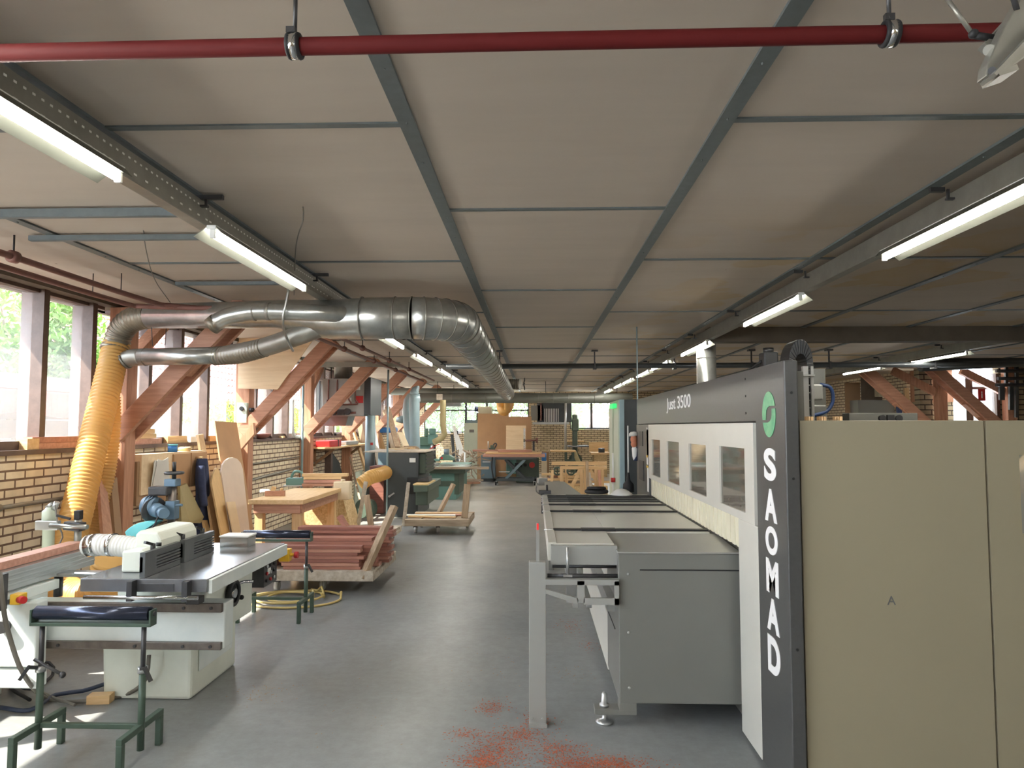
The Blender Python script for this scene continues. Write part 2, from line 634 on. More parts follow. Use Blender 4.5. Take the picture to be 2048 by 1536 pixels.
def kids(o):
    return [c for c in bpy.data.objects if c.parent == o]


def dup(o, loc, rz=0, label=None, group=None):
    tree = {}
    for c in bpy.data.objects:
        if c.parent:
            tree.setdefault(c.parent.name, []).append(c)

    def cp(a, par):
        c = a.copy()
        COL.objects.link(c)
        if par:
            c.parent = par
        for k in tree.get(a.name, []):
            cp(k, c)
        return c
    r = cp(o, None)
    r.location = loc
    r.rotation_euler = (0, 0, rz)
    OFF[r.name] = V(loc)
    if label:
        r['label'] = label
    if group:
        r['group'] = group
    return r


def spline(pts, step=.03):
    pts = [V(p) for p in pts]
    P = [pts[0] * 2 - pts[1]] + pts + [pts[-1] * 2 - pts[-2]]
    out = []
    for i in range(1, len(P) - 2):
        p0, p1, p2, p3 = P[i - 1:i + 3]
        n = max(2, int((p2 - p1).length / step))
        for k in range(n):
            t = k / n
            out.append(.5 * ((2 * p1) + (p2 - p0) * t + (2 * p0 - 5 * p1 + 4 * p2 - p3) * t * t + (3 * p1 - p0 - 3 * p2 + p3) * t ** 3))
    out.append(pts[-1])
    return out


def ribbed(pts, r, depth=.006, pitch=.02, n=18):
    c = spline(pts, pitch / 4)
    mb = MB()
    L = 0
    rs = []
    for i, p in enumerate(c):
        if i:
            L += (p - c[i - 1]).length
        rs.append(r + depth * math.cos(2 * PI * L / pitch))
    return mb.tube(c, rs, n)


def text_mesh(body, size, thick=.002, bold=0., sx=1.):
    cu = bpy.data.curves.new('lettering', 'FONT')
    cu.body = body
    cu.size = size
    cu.extrude = thick
    cu.offset = bold
    cu.align_x = 'CENTER'
    cu.align_y = 'CENTER'
    o = bpy.data.objects.new('lettering', cu)
    COL.objects.link(o)
    dg = bpy.context.evaluated_depsgraph_get()
    me = bpy.data.meshes.new_from_object(o.evaluated_get(dg))
    bpy.data.objects.remove(o)
    mb = MB()
    mb.add([(v.co.x * sx, v.co.y, v.co.z) for v in me.vertices], [tuple(p.vertices) for p in me.polygons])
    bpy.data.meshes.remove(me)
    return mb


def place(mb, origin, u, v, w):
    o, u, v, w = V(origin), V(u), V(v), V(w)
    mb.v = [tuple(o + u * a + v * b + w * c) for a, b, c in mb.v]
    return mb

# ------------------------------------------------------------------ the hall
CZ = 2.87
XL, XR, YB, YF = -4.17, 11.0, -4.0, 25.0
struct('floor', MB().bx(XL - .25, XR + .2, YB - .2, 15.9, -.12, 0).bx(XL - .25, 8.4, 15.9, YF + .25, -.12, 0), 'floor')
struct('ceiling', MB().bx(XL - .48, XR + .2, YB - .2, 15.2, CZ, CZ + .12).bx(XL - .48, 8.4, 15.2, YF + .3, CZ, CZ + .12).bx(8.4, 9.1, 15.2, 15.95, CZ, CZ + .12), 'ceiling')
struct('wall_left', MB().bx(XL - .22, XL, YB, YF, 0, 1.42), 'brick')
mb = MB().bx(XL - .2, XR + .2, YB - .2, YB, 0, 1.1).bx(XL - .2, XR + .2, YB - .2, YB, 2.6, CZ)
for xa, xb in ((XL - .2, -3.9), (-2.6, XR + .2)):
    mb.bx(xa, xb, YB - .2, YB, 1.1, 2.6)
struct('wall_behind', mb, 'brick_x')
for q, (xa, xb) in enumerate(((-3.9, -2.6),)):
    struct('window_%d' % (13 + q), MB().bx(xa, xb, YB - .105, YB - .10, 1.1, 2.6), 'glass')  # unseen window added behind the camera to light the left machines
struct('ground_behind', MB().bx(-6, 14, -14, YB - .25, -.2, -.05), 'ground')
struct('wall_right', MB().bx(XR, XR + .2, YB, 15.2, 0, CZ), 'brick')
struct('wall_side', MB().bx(8.2, 8.4, 15.9, YF + .2, 0, CZ), 'brick')
# far wall with its openings
FW = [(-3.9, -.2), (1.25, 2.75)]     # window openings in X
mb = MB()
mb.bx(XL, -3.9, YF, YF + .22, 0, CZ)
mb.bx(-3.9, -.2, YF, YF + .22, 0, 1.42)
mb.bx(-.2, 1.25, YF, YF + .22, 0, CZ)
mb.bx(1.25, 2.75, YF, YF + .22, 0, 1.55)
mb.bx(2.75, 8.4, YF, YF + .22, 0, CZ)
mb.bx(-3.9, -.2, YF, YF + .22, 2.62, CZ)
mb.bx(1.25, 2.75, YF, YF + .22, 2.62, CZ)
struct('wall_far', mb, 'brick_x')
K['block_x'] = brick('cream_block_cross', ('X', 'Z'), (176, 164, 138), (160, 148, 122), (66, 56, 48), bw=.27, rh=.105, ms=.012)

# ceiling seams: long steel strips along the hall, thin ones across
SEAM = [-3.05, -1.775, -.507, .763, 2.02, 3.29, 4.56, 5.83, 7.1, 8.37, 9.64]
n = 1
for i, x in enumerate(SEAM):
    mb = MB().bx(x - .033, x + .033, YB, YF if x < 8.2 else 15, CZ - .012, CZ + .01)
    y = .6
    while y < 14 and -4 < x < 5:
        mb.cyl((x + random.uniform(-.008, .008), y, CZ - .013), (x, y, CZ - .011), .006, n=8)
        y += .43
    struct('trim_%d' % n, mb, 'strip')
    n += 1
ys0 = {0: 2.78, 1: 1.55}
for i in range(len(SEAM) - 1):
    off = 3.92 if i == 2 else 2.78
    mb = MB()
    y = off - 2.37 * 2
    while y < (YF if SEAM[i + 1] < 8.2 else 15):
        mb.bx(SEAM[i] + .033, SEAM[i + 1] - .033, y - .018, y + .018, CZ - .008, CZ + .01)
        y += 2.37 if i != 2 else 2.37
    struct('trim_%d' % n, mb, 'strip')
    n += 1

# brown roof beam across the right part of the hall
struct('trim_%d' % n, MB().bx(2.15, XR, 8.75, 8.95, 2.69, CZ), 'plaster')
n += 1
struct('trim_%d' % n, MB().bx(XL - .2, XL + .08, YB, YF, CZ - .05, CZ), 'plaster')      # wall plate over the windows
n += 1
struct('trim_%d' % n, MB().bx(XL - .30, XL + .05, YB, YF, 1.42, 1.46), 'mullion')      # sill board
n += 1

# window bays along the left wall: mullions, rails and panes
POSTS = [-1.15, 1.6, 4.35, 6.88, 9.85, 12.6, 15.35, 18.1, 20.85, 23.6]
for b in range(len(POSTS) - 1):
    y0, y1 = POSTS[b], POSTS[b + 1]
    root = bpy.data.objects.new('window_%d' % (b + 1), None)
    COL.objects.link(root)
    root['kind'] = 'structure'
    ms = [5.04, 5.90, 6.57] if b == 2 else [y0 + .69 * k for k in (1, 2, 3)]
    mb = MB()
    mb.bx(XL - .16, XL - .04, y0 + .1, y1 - .1, 1.46, 1.53)
    mb.bx(XL - .16, XL - .04, y0 + .1, y1 - .1, 2.79, 2.83)
    struct('window_rail', mb, 'mullion', root)
    for y in ms:
        struct('mullion', MB().bx(XL - .20, XL + .0, y - .035, y + .035, 1.46, 2.82), 'mullion', root)
    ed = [y0 + .1] + ms + [y1 - .1]
    for k in range(4):
        struct('pane', MB().bx(XL - .105, XL - .100, ed[k] + .03, ed[k + 1] - .03, 1.53, 2.79), 'glass', root)
# timber posts with doubled knee braces
ORD = ['first', 'second', 'third', 'fourth', 'fifth', 'sixth', 'seventh']
NEXT = ['beside the yellow hoses', 'carrying the plywood panel', 'before the hanging heater', 'just behind the heater', 'near the blue pipes', 'above the green machines', 'nearest the far wall']
for i, y in enumerate(POSTS):
    vis = y > 6
    k = i - 3
    lab = ('%s stained timber post with knee brace from the camera, %s' % (ORD[k], NEXT[k])) if vis else 'stained timber post of the left window wall behind the camera'
    t = thing('timber_post', lab, 'post', (XL + .11, y, 0), group='timber posts along the left wall')
    part('post', MB().bx(XL + .005, XL + .20, y - .09, y + .09, 0, CZ - .05), 'stain', t, .006)
    a, c = V((XL + .12, y, 1.56)), V((-2.82, y, 2.86))
    if not vis:
        continue
    br = MB()
    for s in (-1, 1):
        br.beam(a + V((0, s * .125, 0)), c + V((0, s * .125, 0)), .065, .17, side=(0, 1, 0))
    bo = part('knee_brace', br, 'stain_x', t, .004)
    part('spacer_block', MB().beam(a.lerp(c, .48), a.lerp(c, .62), .18, .12, side=(0, 1, 0)), 'stain', bo)
    lb = MB()
    lb.beam((XL + .10, y + .08, 2.28), (XL + .10, y + .72, 2.76), .14, .09, side=(1, 0, 0))
    part('side_brace', lb, 'stain', t, .004)

# far wall windows
for q, (x0, x1, z0, nm) in enumerate([(-3.9, -.2, 1.42, 5), (1.25, 2.75, 1.55, 2)]):
    root = bpy.data.objects.new('window_%d' % (q + 10), None)
    COL.objects.link(root)
    root['kind'] = 'structure'
    mb = MB()
    for k in range(nm + 1):
        x = x0 + (x1 - x0) * k / nm
        mb.bx(x - .035, x + .035, YF + .04, YF + .12, z0, 2.62)
    for z in ([z0 + .03, 2.59] + ([2.22] if q == 0 else [])):
        mb.bx(x0, x1, YF + .05, YF + .11, z - .02, z + .02)
    struct('window_frame', mb, 'steel', root)
    for k in range(nm):
        xa, xb = x0 + (x1 - x0) * k / nm, x0 + (x1 - x0) * (k + 1) / nm
        struct('pane', MB().bx(xa + .035, xb - .035, YF + .08, YF + .085, z0 + .05, 2.57), 'glass', root)

# right end of the hall: cross wall with pier, boarded recess and one window
YC = 15.0
mb = MB()
mb.bx(8.0, 8.27, YC, YC + .2, 0, CZ)
mb.bx(9.62, XR, YC, YC + .2, 0, CZ)
mb.bx(9.0, 9.62, YC, YC + .2, 0, 1.70)
struct('wall_cross', mb, 'block_x')
struct('wall_recess', MB().bx(8.27, 9.08, YC + .7, YC + .9, 0, 2.18), 'block_x')
struct('wall_boarding', MB().bx(8.27, 9.08, YC + .68, YC + .88, 2.18, CZ), 'stain')
root = bpy.data.objects.new('window_12', None)
COL.objects.link(root)
root['kind'] = 'structure'
struct('window_frame', MB().bx(9.02, 9.07, YC - .02, YC + .14, 1.7, 2.75).bx(9.55, 9.62, YC - .02, YC + .14, 1.7, 2.75).bx(9.07, 9.55, YC, YC + .1, 2.42, 2.47).bx(9.07, 9.55, YC, YC + .1, 1.70, 1.75), 'mullion', root)
struct('pane', MB().bx(9.07, 9.55, YC + .05, YC + .055, 1.75, 2.75), 'glass', root)
for (x, lab) in ((8.34, 'brown timber post with knee brace beside the narrow brick pier'), (9.72, 'dark timber post with brace carrying the small red sign')):
    t = thing('timber_post', lab, 'post', (x, YC - .15, 0), group='timber posts at the right end')
    part('post', MB().bx(x - .09, x + .09, YC - .24, YC - .05, 0, CZ), 'stain', t, .006)
    br = MB()
    for s in (-1, 1):
        br.beam((x - .12, YC - .42 + s * .12, 1.35), (x - 1.72, YC - .42 + s * .12, 2.86), .06, .19, side=(0, 1, 0))
    bo = part('knee_brace', br, 'stain_x', t)
    part('spacer_block', MB().beam((x - .72, YC - .42, 1.92), (x - 1.0, YC - .42, 2.18), .17, .24, side=(0, 1, 0)), 'stain', bo)
    part('head_brace', MB().beam((x - .1, YC - .15, 2.35), (x - .95, YC - .15, 2.80), .1, .15, side=(0, 1, 0)), 'stain', t)
t = thing('wall_sign', 'small red sign with white letter on the dark post by the right window', 'sign', at(1965, 791, Y=YC - .25))
p = at(1963, 790, Y=YC - .26)
part('plate', MB().bx(p.x - .07, p.x + .07, p.y - .012, p.y, p.z - .12, p.z + .12), 'red', t)
part('pictogram', place(text_mesh('i', .2, .002, .004), p - V((0, .014, 0)), (1, 0, 0), (0, 0, 1), (0, -1, 0)), 'letter', t)

# ------------------------------------------------------------------ outside
struct('roof_overhang', MB().bx(XL - .55, XL - .2, YB, YF, CZ - .0, CZ + .1), 'roofdeck')
struct('ground_outside', MB().bx(-30, XL - .25, -10, 45, -.2, -.05), 'ground')
t = thing('board_fence', 'weathered board fence with posts outside the left windows', 'fence', (-5.75, 5, 0))
for k in range(9):
    part('board', MB().bx(-5.76, -5.72, 3.0, 10.2, .05 + k * .21, .05 + k * .21 + .20), 'fence', t)
for y in (3.6, 5.4, 7.2, 8.9, 10.1):
    part('fence_post', MB().bx(-5.71, -5.60, y - .06, y + .06, 0, 2.1), 'stain', t)
part('cap_rail', MB().bx(-5.80, -5.58, 3.0, 10.25, 2.06, 2.22), 'fence', t)
mb = MB()
cl = []
for k in range(40):
    y = 6.0 + k * .10
    cl.append((y, -5.57 + .012 * math.sin(k * 1.3), 1.78 + .03 * math.sin(k * .5) - (.0 if k < 30 else .03)))
for k in range(39):
    (ya, xa, za), (yb, xb, zb) = cl[k], cl[k + 1]
    mb.prism([(xa, ya, za), (xb, yb, zb), (xb, yb, 2.05), (xa, ya, 2.05)], (.006, 0, 0))
solo('cloth_strip', mb, 'cloth_red', 'faded red cloth hung along the top of the outside fence', 'cloth')

t = thing('neighbour_building', 'long neighbouring house with red pantile roof outside the left windows', 'building', (-8.2, 20, 0))
mb = MB().bx(-13, -8.2, 3, 64, 0, 2.36)
part('wall', mb, 'wall_grey', t)
for k in range(20):
    part('wall_slab', MB().bx(-8.16, -8.10, 14.4 + k * 2.2, 14.4 + k * 2.2 + 2.1, 0, 1.75), 'wall_grey', t)
mb = MB()
cols, rows = 900, 18
y0, dy = 3.0, 61.0 / 900
vs, fs = [], []
for r in range(rows):
    for e in (0, 1):
        f = (r + e * 1.04) / rows
        x, z = -7.9 - 5.6 * f, 2.30 + 4.0 * f + (.035 if e == 0 else 0)
        for c in range(cols + 1):
            vs.append((x, y0 + c * dy, z + .035 * math.sin(2 * PI * c * dy / .235)))
w = cols + 1
for r in range(rows):
    for c in range(cols):
        a = (2 * r) * w + c
        fs.append((a, a + w, a + w + 1, a + 1))
    if r < rows - 1:
        for c in range(cols):
            a = (2 * r + 1) * w + c
            fs.append((a, a + w, a + w + 1, a + 1))
mb.add(vs, fs)
part('tiled_roof', mb, 'tile', t)
part('gutter', MB().tube([(-7.86, 3, 2.27), (-7.86, 64, 2.27)], .06, 10), 'galv_dull', t)


def leaves(mb, c, rad, n, size):
    for _ in range(n):
        while True:
            p = V((random.uniform(-1, 1), random.uniform(-1, 1), random.uniform(-1, 1)))
            if .25 < p.length < 1:
                break
        q = V((c[0] + p.x * rad[0], c[1] + p.y * rad[1], c[2] + p.z * rad[2]))
        R = Euler((random.uniform(-1.2, 1.2), random.uniform(-1.2, 1.2), random.uniform(0, 6.28))).to_matrix()
        s = size * random.uniform(.6, 1.3)
        mb.add([q + R @ V(v) for v in ((-s, 0, 0), (0, -s * .45, .1 * s), (s, 0, 0), (0, s * .45, .1 * s))], [(0, 1, 2, 3)])


def tree(label, x, y, clumps, n, size, m='leaf', name='leafy_tree', grp=None):
    t = thing(name, label, 'tree', (x, y, 0), group=grp)
    mb = MB()
    for c, rad in clumps:
        leaves(mb, (x + c[0], y + c[1], c[2]), rad, n, size)
    f = part('foliage', mb, m, t)
    tr = MB().tube([(x, y, 0), (x + .05, y + .03, 1.2), (x, y, 2.4)], [.09, .07, .04], 8)
    for c, rad in clumps:
        tr.tube([(x, y, 1.4), (x + c[0] * .6, y + c[1] * .6, 1.4 + (c[2] - 1.4) * .7), (x + c[0], y + c[1], c[2])], [.05, .03, .01], 6)
    part('trunk', tr, 'bark', t)


tree('broad green fruit tree beyond the fence, seen in the two nearest left panes', -6.9, 9.3, [((0, -.4, 3.2), (.7, 1.2, .9)), ((.1, .7, 3.0), (.6, .5, .9)), ((0, -.6, 2.5), (.5, 1.3, .6)), ((0, 1.0, 2.5), (.5, .5, .5))], 1900, .06)
tree('low yellow-green shrub at the foot of the grey slabs outside', -7.3, 15.2, [((0, 0, 2.0), (.3, .7, .35)), ((0, 1.4, 1.9), (.3, .7, .4))], 700, .05, 'leaf2', 'leafy_shrub')
tree('yellow-leaved shrub outside beyond the plywood panel', -6.6, 18.4, [((0, 0, 1.9), (.4, .7, .5)), ((0, 1.5, 1.7), (.4, .9, .4))], 700, .05, 'leaf2', 'leafy_shrub')
tree('low green shrub outside behind the hanging heater', -6.6, 23.5, [((0, 0, 1.7), (.4, 1.2, .5)), ((0, 2.2, 1.7), (.4, 1.2, .5))], 900, .05, 'leaf', 'leafy_shrub')
tree('bright green tree outside the left part of the far wall', -3.3, 28.5, [((-1, 0, 2.4), (1.4, .8, 1.3)), ((1, 0, 2.2), (1.4, .8, 1.3)), ((0, .4, 3.3), (2.2, .8, 1.0))], 1800, .10)
tree('bright green tree outside the far wall behind the brown boards', .4, 28.8, [((-1, 0, 2.4), (1.4, .8, 1.3)), ((.6, 0, 2.2), (1.2, .8, 1.3)), ((0, .4, 3.3), (1.8, .8, 1.0))], 1500, .10)
tree('pale green tree outside the two-pane window of the far wall', 3.0, 30.5, [((-1.2, 0, 3.2), (1.2, .8, 1.1)), ((.7, 0, 3.0), (1.2, .8, 1.0))], 1200, .10, 'leaf2')
t = thing('garden_shed', 'low shed with red tiled roof outside the two-pane window', 'building', (2.6, 31, 0))
part('wall', MB().bx(.6, 5.2, 31.5, 33, 0, 1.75), 'wall_grey', t)
part('roof', MB().prism([(.4, 31.2, 1.75), (.4, 34.0, 2.6), (.4, 34.0, 2.5), (.4, 31.2, 1.65)], (5, 0, 0)), 'tile', t)
struct('ground_far', MB().bx(-6, 14, 25.3, 45, -.2, -.05), 'ground')
solo('outbuilding', MB().bx(9.2, 13.5, 20.5, 21.5, 0, 3.0), 'wall_grey', 'pale grey outbuilding outside the right-hand window', 'building')

# ------------------------------------------------------------------ lamps and their rails
def rail(name, x, y0, y1, side, label, perf=True):
    t = thing(name, label, 'cable tray', (x, (y0 + y1) / 2, 2.715))
    mb = MB()
    mb.bx(x - .002, x + .002, y0, y1, 2.718, 2.838)
    mb.bx(x - side * .07, x, y0, y1, 2.834, 2.838)
    mb.bx(x - side * .07, x, y0, y1, 2.715, 2.719)
    part('channel', mb, 'galv_dull', t)
    if perf:
        mb = MB()
        y = max(y0, 1.0)
        while y < 8:
            mb.bx(x - .0035 * side, x + .0035 * side, y, y + .014, 2.803, 2.811)
            if int(y / .05) % 2:
                mb.bx(x - .0035 * side, x + .0035 * side, y, y + .022, 2.745, 2.753)
            y += .045
        part('slot_row', mb, 'white', t, label='pale row of slots', kind='stuff')
    for y in [v * 1.9 + y0 + .9 for v in range(int((y1 - y0) / 1.9))]:
        h = MB()
        h.beam((x + side * .03, y, 2.80), (x + side * .03, y, CZ - .02), .012, .012)
        h.bx(x - .05, x + .12 * side, y - .012, y + .012, CZ - .035, CZ - .012)
        h.bx(x, x + side * .04, y - .012, y + .012, 2.795, 2.805)
        part('hanger', h, 'steel', t)


rail('cable_tray', -1.745, -3, 24.5, 1, 'long perforated steel tray carrying the left row of tube lamps')
rail('cable_tray', 2.125, -3, 24.5, -1, 'long brownish tray carrying the row of tube lamps over the big machine', False)
rail('cable_tray', 6.02, 4, 15, -1, 'dark tray carrying the lamps at the far right side', False)


def make_lamp():
    t = thing('tube_lamp', 'lamp', 'lamp', (0, 0, 0), group='fluorescent tube lamps')
    L = .76
    part('housing', MB().bx(-.03, .022, -L, L, .045, .068), 'white', t, .004)
    mb = MB()
    for s in (-1,):
        mb.prism([(s * .028, -L, .056), (s * .095, -L, .004), (s * .098, -L, .006), (s * .030, -L, .060)], (0, 2 * L, 0))
    mb.prism([(.020, -L, .058), (.050, -L, .0245), (.052, -L, .026), (.022, -L, .062)], (0, 2 * L, 0))  # short inner wing added to cut most of the tube's upward light
    part('reflector', mb, 'reflector', t)
    part('tube', MB().cyl((0, -.735, .018), (0, .735, .018), .015, n=12), 'tubelight', t)
    for s in (-1, 1):
        e = part('tube_holder', MB().bx(-.014, .014, s * .738, s * .755, .0, .045), 'white', t, .003)
    return t


ROWS = [('left', -1.70, [-2.2, .05, 2.05, 4.40, 8.35, 10.9, 13.5, 15.25, 17.3, 20.6, 23.2]),
        ('middle', 2.11, [-2.2, .3, 3.55, 6.4, 9.45, 12.0, 13.9, 16.2, 18.0, 20.6, 23.2]),
        ('right', 6.0, [6.2, 10.75, 13.2])]
proto = None
KN = {('left', 2.05): 'lit tube lamp nearest the camera in the left row, cut by the photo edge',
      ('left', 4.40): 'second lit tube lamp of the left row, just before the big duct',
      ('left', 8.35): 'lit tube lamp of the left row just behind the big duct',
      ('left', 10.9): 'second lit tube lamp of the left row behind the big duct',
      ('left', 13.5): 'third lit tube lamp of the left row behind the big duct',
      ('left', 15.25): 'lit tube lamp last but one in the left row',
      ('left', 17.3): 'farthest lit tube lamp of the left row, against the cross duct',
      ('middle', 3.55): 'large lit tube lamp at the right edge above the beige enclosure',
      ('middle', 6.4): 'second lit tube lamp of the middle row, above the logo column',
      ('middle', 9.45): 'third lit tube lamp of the middle row, beside the silver flue',
      ('middle', 12.0): 'fourth lit tube lamp of the middle row from the camera',
      ('middle', 13.9): 'fifth lit tube lamp of the middle row from the camera',
      ('middle', 16.2): 'lit tube lamp last but one in the middle row',
      ('middle', 18.0): 'farthest lit tube lamp of the middle row before the cross duct',
      ('middle', 20.6): 'lit tube lamp of the middle row just behind the cross duct',
      ('middle', 23.2): 'lit tube lamp of the middle row nearest the far wall',
      ('left', 20.6): 'lit tube lamp of the left row just behind the cross duct',
      ('left', 23.2): 'lit tube lamp of the left row nearest the far wall',
      ('right', 10.75): 'lit tube lamp in the dark right aisle, nearer of the two',
      ('right', 13.2): 'lit tube lamp in the dark right aisle, farther of the two'}
for row, x, ysl in ROWS:
    for y in ysl:
        lab = KN.get((row, y), 'lit tube lamp on a tray outside the photo')
        if proto is None:
            proto = make_lamp()
            proto.location = (x, y, 2.645)
            proto['label'] = lab
        else:
            dup(proto, (x, y, 2.645), 0 if row == 'left' else PI, lab)

# ------------------------------------------------------------------ pipes under the ceiling
t = thing('sprinkler_pipe', 'dark red pipe across the ceiling in the foreground', 'pipe', (0, 1.8, 2.65))
part('pipe', MB().tube([(-4.1, 1.79, 2.628), (0, 1.8, 2.655), (6, 1.81, 2.675)], .023, 18), 'redpipe', t)
for px in (590, 1779):
    p = at(px, 58, Y=1.8)
    c = V((p.x, 1.8, 2.655 + p.x * .004))
    cl = part('pipe_clamp', MB().torus(c - V((.012, 0, 0)), (1, 0, 0), .027, .0075, 26).torus(c + V((.012, 0, 0)), (1, 0, 0), .027, .0075, 26), 'rubber', t)
    part('clamp_band', MB().tube([c - V((.010, 0, 0)), c + V((.010, 0, 0))], .0335, 24), 'chrome', cl)
    part('clamp_bolt', MB().cbox(c + V((-.006, -.012, .037)), .024, .014, .016).cyl(c + V((-.004, -.02, .036)), c + V((-.004, .006, .036)), .006), 'steel', cl)
    part('hanger_rod', MB().cyl(c + V((0, 0, .03)), (c.x, c.y, CZ), .0055), 'steel', t)

for nm, dx, dz, lab in (('heating_pipe', 0, 0, 'inner of two brown-red heating pipes under the ceiling by the windows'), ('heating_pipe', -.23, -.012, 'outer of two brown-red heating pipes, nearer the windows')):
    t = thing(nm, lab, 'pipe', (-3.3 + dx, 4, 2.72 + dz), group='heating pipes')
    z = 2.72 + dz
    d2 = -.25 * (dx != 0)
    part('pipe', MB().tube(spline([(-3.28 + dx, -3, z), (-3.28 + dx, 3, z), (-3.30 + dx, 5.75, z), (-3.2 + dx, 6.15 + d2 * .2, z), (-2.85, 6.32 + d2 * .4, z), (-2.52 + d2 * .5, 6.36 + d2 * .4, z), (-2.36 + d2, 6.7, z), (-2.35 + d2, 8, z), (-2.35 + d2, 12, z), (-2.35 + d2, 16.5, z)], .08), .022, 12), 'brownpipe', t)
    for y in (4.33, 9.6, 11.4, 13.2):
        x = -3.29 + dx if y < 6 else -2.35 + d2
        part('pipe_ring', MB().lathe((x, y - .03, z), [(.026, 0), (.04, .008), (.04, .052), (.026, .06)], (0, 1, 0), 16), 'brownpipe', t)
        part('hanger_rod', MB().cyl((x, y, z), (x, y, CZ - .01), .006, n=8), 'steel', t)
    for y in (5.5,):
        part('hanger_rod', MB().cyl((-3.29 + dx, y, z), (-3.29 + dx, y, CZ), .004, n=8), 'steel', t)
for (x0, x1, y, th, lab) in ((-3.2, -1.93, 3.81, .05, 'nearest grey strut channel on the ceiling left of the lamp row'), (-3.2, -2.08, 4.35, .035, 'second grey strut channel on the ceiling, holding pipe rods'), (-3.0, -2.08, 5.8, .03, 'farthest grey strut channel on the ceiling near the duct')):
    mb = MB().bx(x0, x1, y - .02, y + .02, CZ - .008 - th, CZ - .012).bx(x0, x1, y - .014, y + .014, CZ - .010 - th, CZ - .008 - th)
    solo('strut_channel', mb, 'strip', lab, 'channel', 'strut channels')
t = thing('cross_pipe', 'dark conduit pipe running across the hall under the ceiling', 'pipe', (3, 11.2, 2.6))
part('pipe', MB().tube([(-1.4, 11.2, 2.60), (XR, 11.2, 2.62)], .042, 12), 'mdark2', t)
for x in (-.55, .95, 2.2, 3.4, 4.6, 6.2):
    h = MB().beam((x, 11.2, 2.64), (x, 11.2, CZ - .02), .02, .02).bx(x - .05, x + .05, 11.15, 11.25, CZ - .04, CZ - .015)
    h.bx(x - .025, x + .025, 11.14, 11.26, 2.545, 2.57).beam((x, 11.14, 2.55), (x, 11.14, 2.66), .02, .01)
    part('pipe_hanger', h, 'steel', t)
for (pts, lab, r) in (([at(278, 388, Y=4.0), at(283, 420, Y=4.05), at(292, 500, Y=4.6), at(310, 560, Y=5.4), at(341, 606, Y=6.2)], 'thin wire drooping from the lamp tray to the duct', .004),
                      ([at(606, 414, Z=2.865), at(606, 440, Z=2.80), at(592, 495, Y=4.6), at(588, 590, Y=5.6)], 'short kinked wire hanging from a hook in the ceiling board', .004)):
    solo('hanging_wire', MB().tube(spline(pts, .05), r, 6), 'cable', lab, 'wire')
# bright lifting arm bracket in the upper right corner
t = thing('lifting_arm', 'bare aluminium arm bracket with strut hanging in at top right corner', 'bracket', at(2030, 90, Y=1.55))
Y0 = 1.55
q = [at(1972, 152, Y=Y0), at(1975, 128, Y=Y0), at(2010, 50, Y=Y0), at(2075, -60, Y=Y0), at(2130, -40, Y=Y0), at(2070, 100, Y=Y0), at(2002, 150, Y=Y0)]
part('arm_plate', MB().prism(q, (0, .035, 0)), 'galv_dull', t, .003)
part('arm_flange', MB().beam(at(1976, 160, Y=Y0 - .01), at(2090, 40, Y=Y0 - .01), .05, .008, side=(0, 1, 0)), 'galv_dull', t)
part('arm_foot', MB().beam(at(1980, 160, Y=Y0 + .02), at(2018, 147, Y=Y0 + .02), .06, .012, side=(0, 1, 0)), 'galv_dull', t)
part('pivot', MB().cyl(at(1984, 141, Y=Y0 - .012), at(1984, 141, Y=Y0 + .05), .008), 'steel', t)
part('upper_rail', MB().beam(at(1968, 97, Y=Y0 + .06), at(2036, 22, Y=Y0 + .06), .03, .016, side=(0, 1, 0)).cyl(at(1978, 100, Y=Y0 + .02), at(1978, 100, Y=Y0 + .09), .012), 'galv_dull', t)
part('rod_joint', MB().cyl(at(1945, 70, Y=Y0 + .05), at(1985, 76, Y=Y0 + .05), .008).ball(at(1947, 68, Y=Y0 + .05), .011), 'rubber', t)
part('gas_rod', MB().cyl(at(1890, -8, Y=Y0 + .05), at(1945, 68, Y=Y0 + .05), .005), 'galv_dull', t)
part('cable', MB().tube([at(2022, -20, Y=Y0), at(2034, 20, Y=Y0)], .006, 8), 'rubber', t)

# ------------------------------------------------------------------ extraction ducts
t = thing('extraction_duct', 'big galvanised duct with an elbow running from the left windows down the hall', 'duct', (-1.2, 5.9, 2.56))
ZD, YD = 2.56, 5.9
c0 = at(300, 632, Y=6.45)
c1 = at(480, 630, Y=6.25)
R = .36
xa_ = -.665 - R
part('straight_duct', MB().tube([c0, c1, at(560, 629, Y=6.12), V((-1.72, 5.96, ZD)), V((xa_ - .35, YD, ZD)), V((xa_, YD, ZD))], [.115, .120, .128, .168, .175, .176], 32), 'galv', t)
cx, cy = xa_, YD + R
arc = [V((cx + R * math.sin(a), cy - R * math.cos(a), ZD)) for a in [PI / 2 * k / 6 for k in range(7)]]
part('elbow', MB().tube([V((xa_, YD, ZD))] + arc[1:], .177, 32), 'galv', t)
xe = xa_ + R
part('long_run', MB().tube([(xe, YD + R, ZD), (xe - .02, 12, ZD), (xe - .03, 18.5, ZD - .06)], .174, 32), 'galv', t)
for p, ax in [(arc[0] - V((.42, 0, 0)), (1, 0, 0)), (arc[0] - V((.14, 0, 0)), (1, 0, 0))] + [(arc[k], (math.cos(PI / 2 * k / 6), math.sin(PI / 2 * k / 6), 0)) for k in range(7)]:
    part('seam_ring', MB().torus(p, ax, .179, .006, 32, 6), 'galv_dull', t)
y = YD + R + .35
while y < 18:
    part('seam_ring', MB().torus((xe - .0032 * (y - 6.3), y, ZD - max(0, (y - 12)) * .0092), (0, 1, 0), .177, .007, 32, 6), 'galv_dull', t)
    y += .48
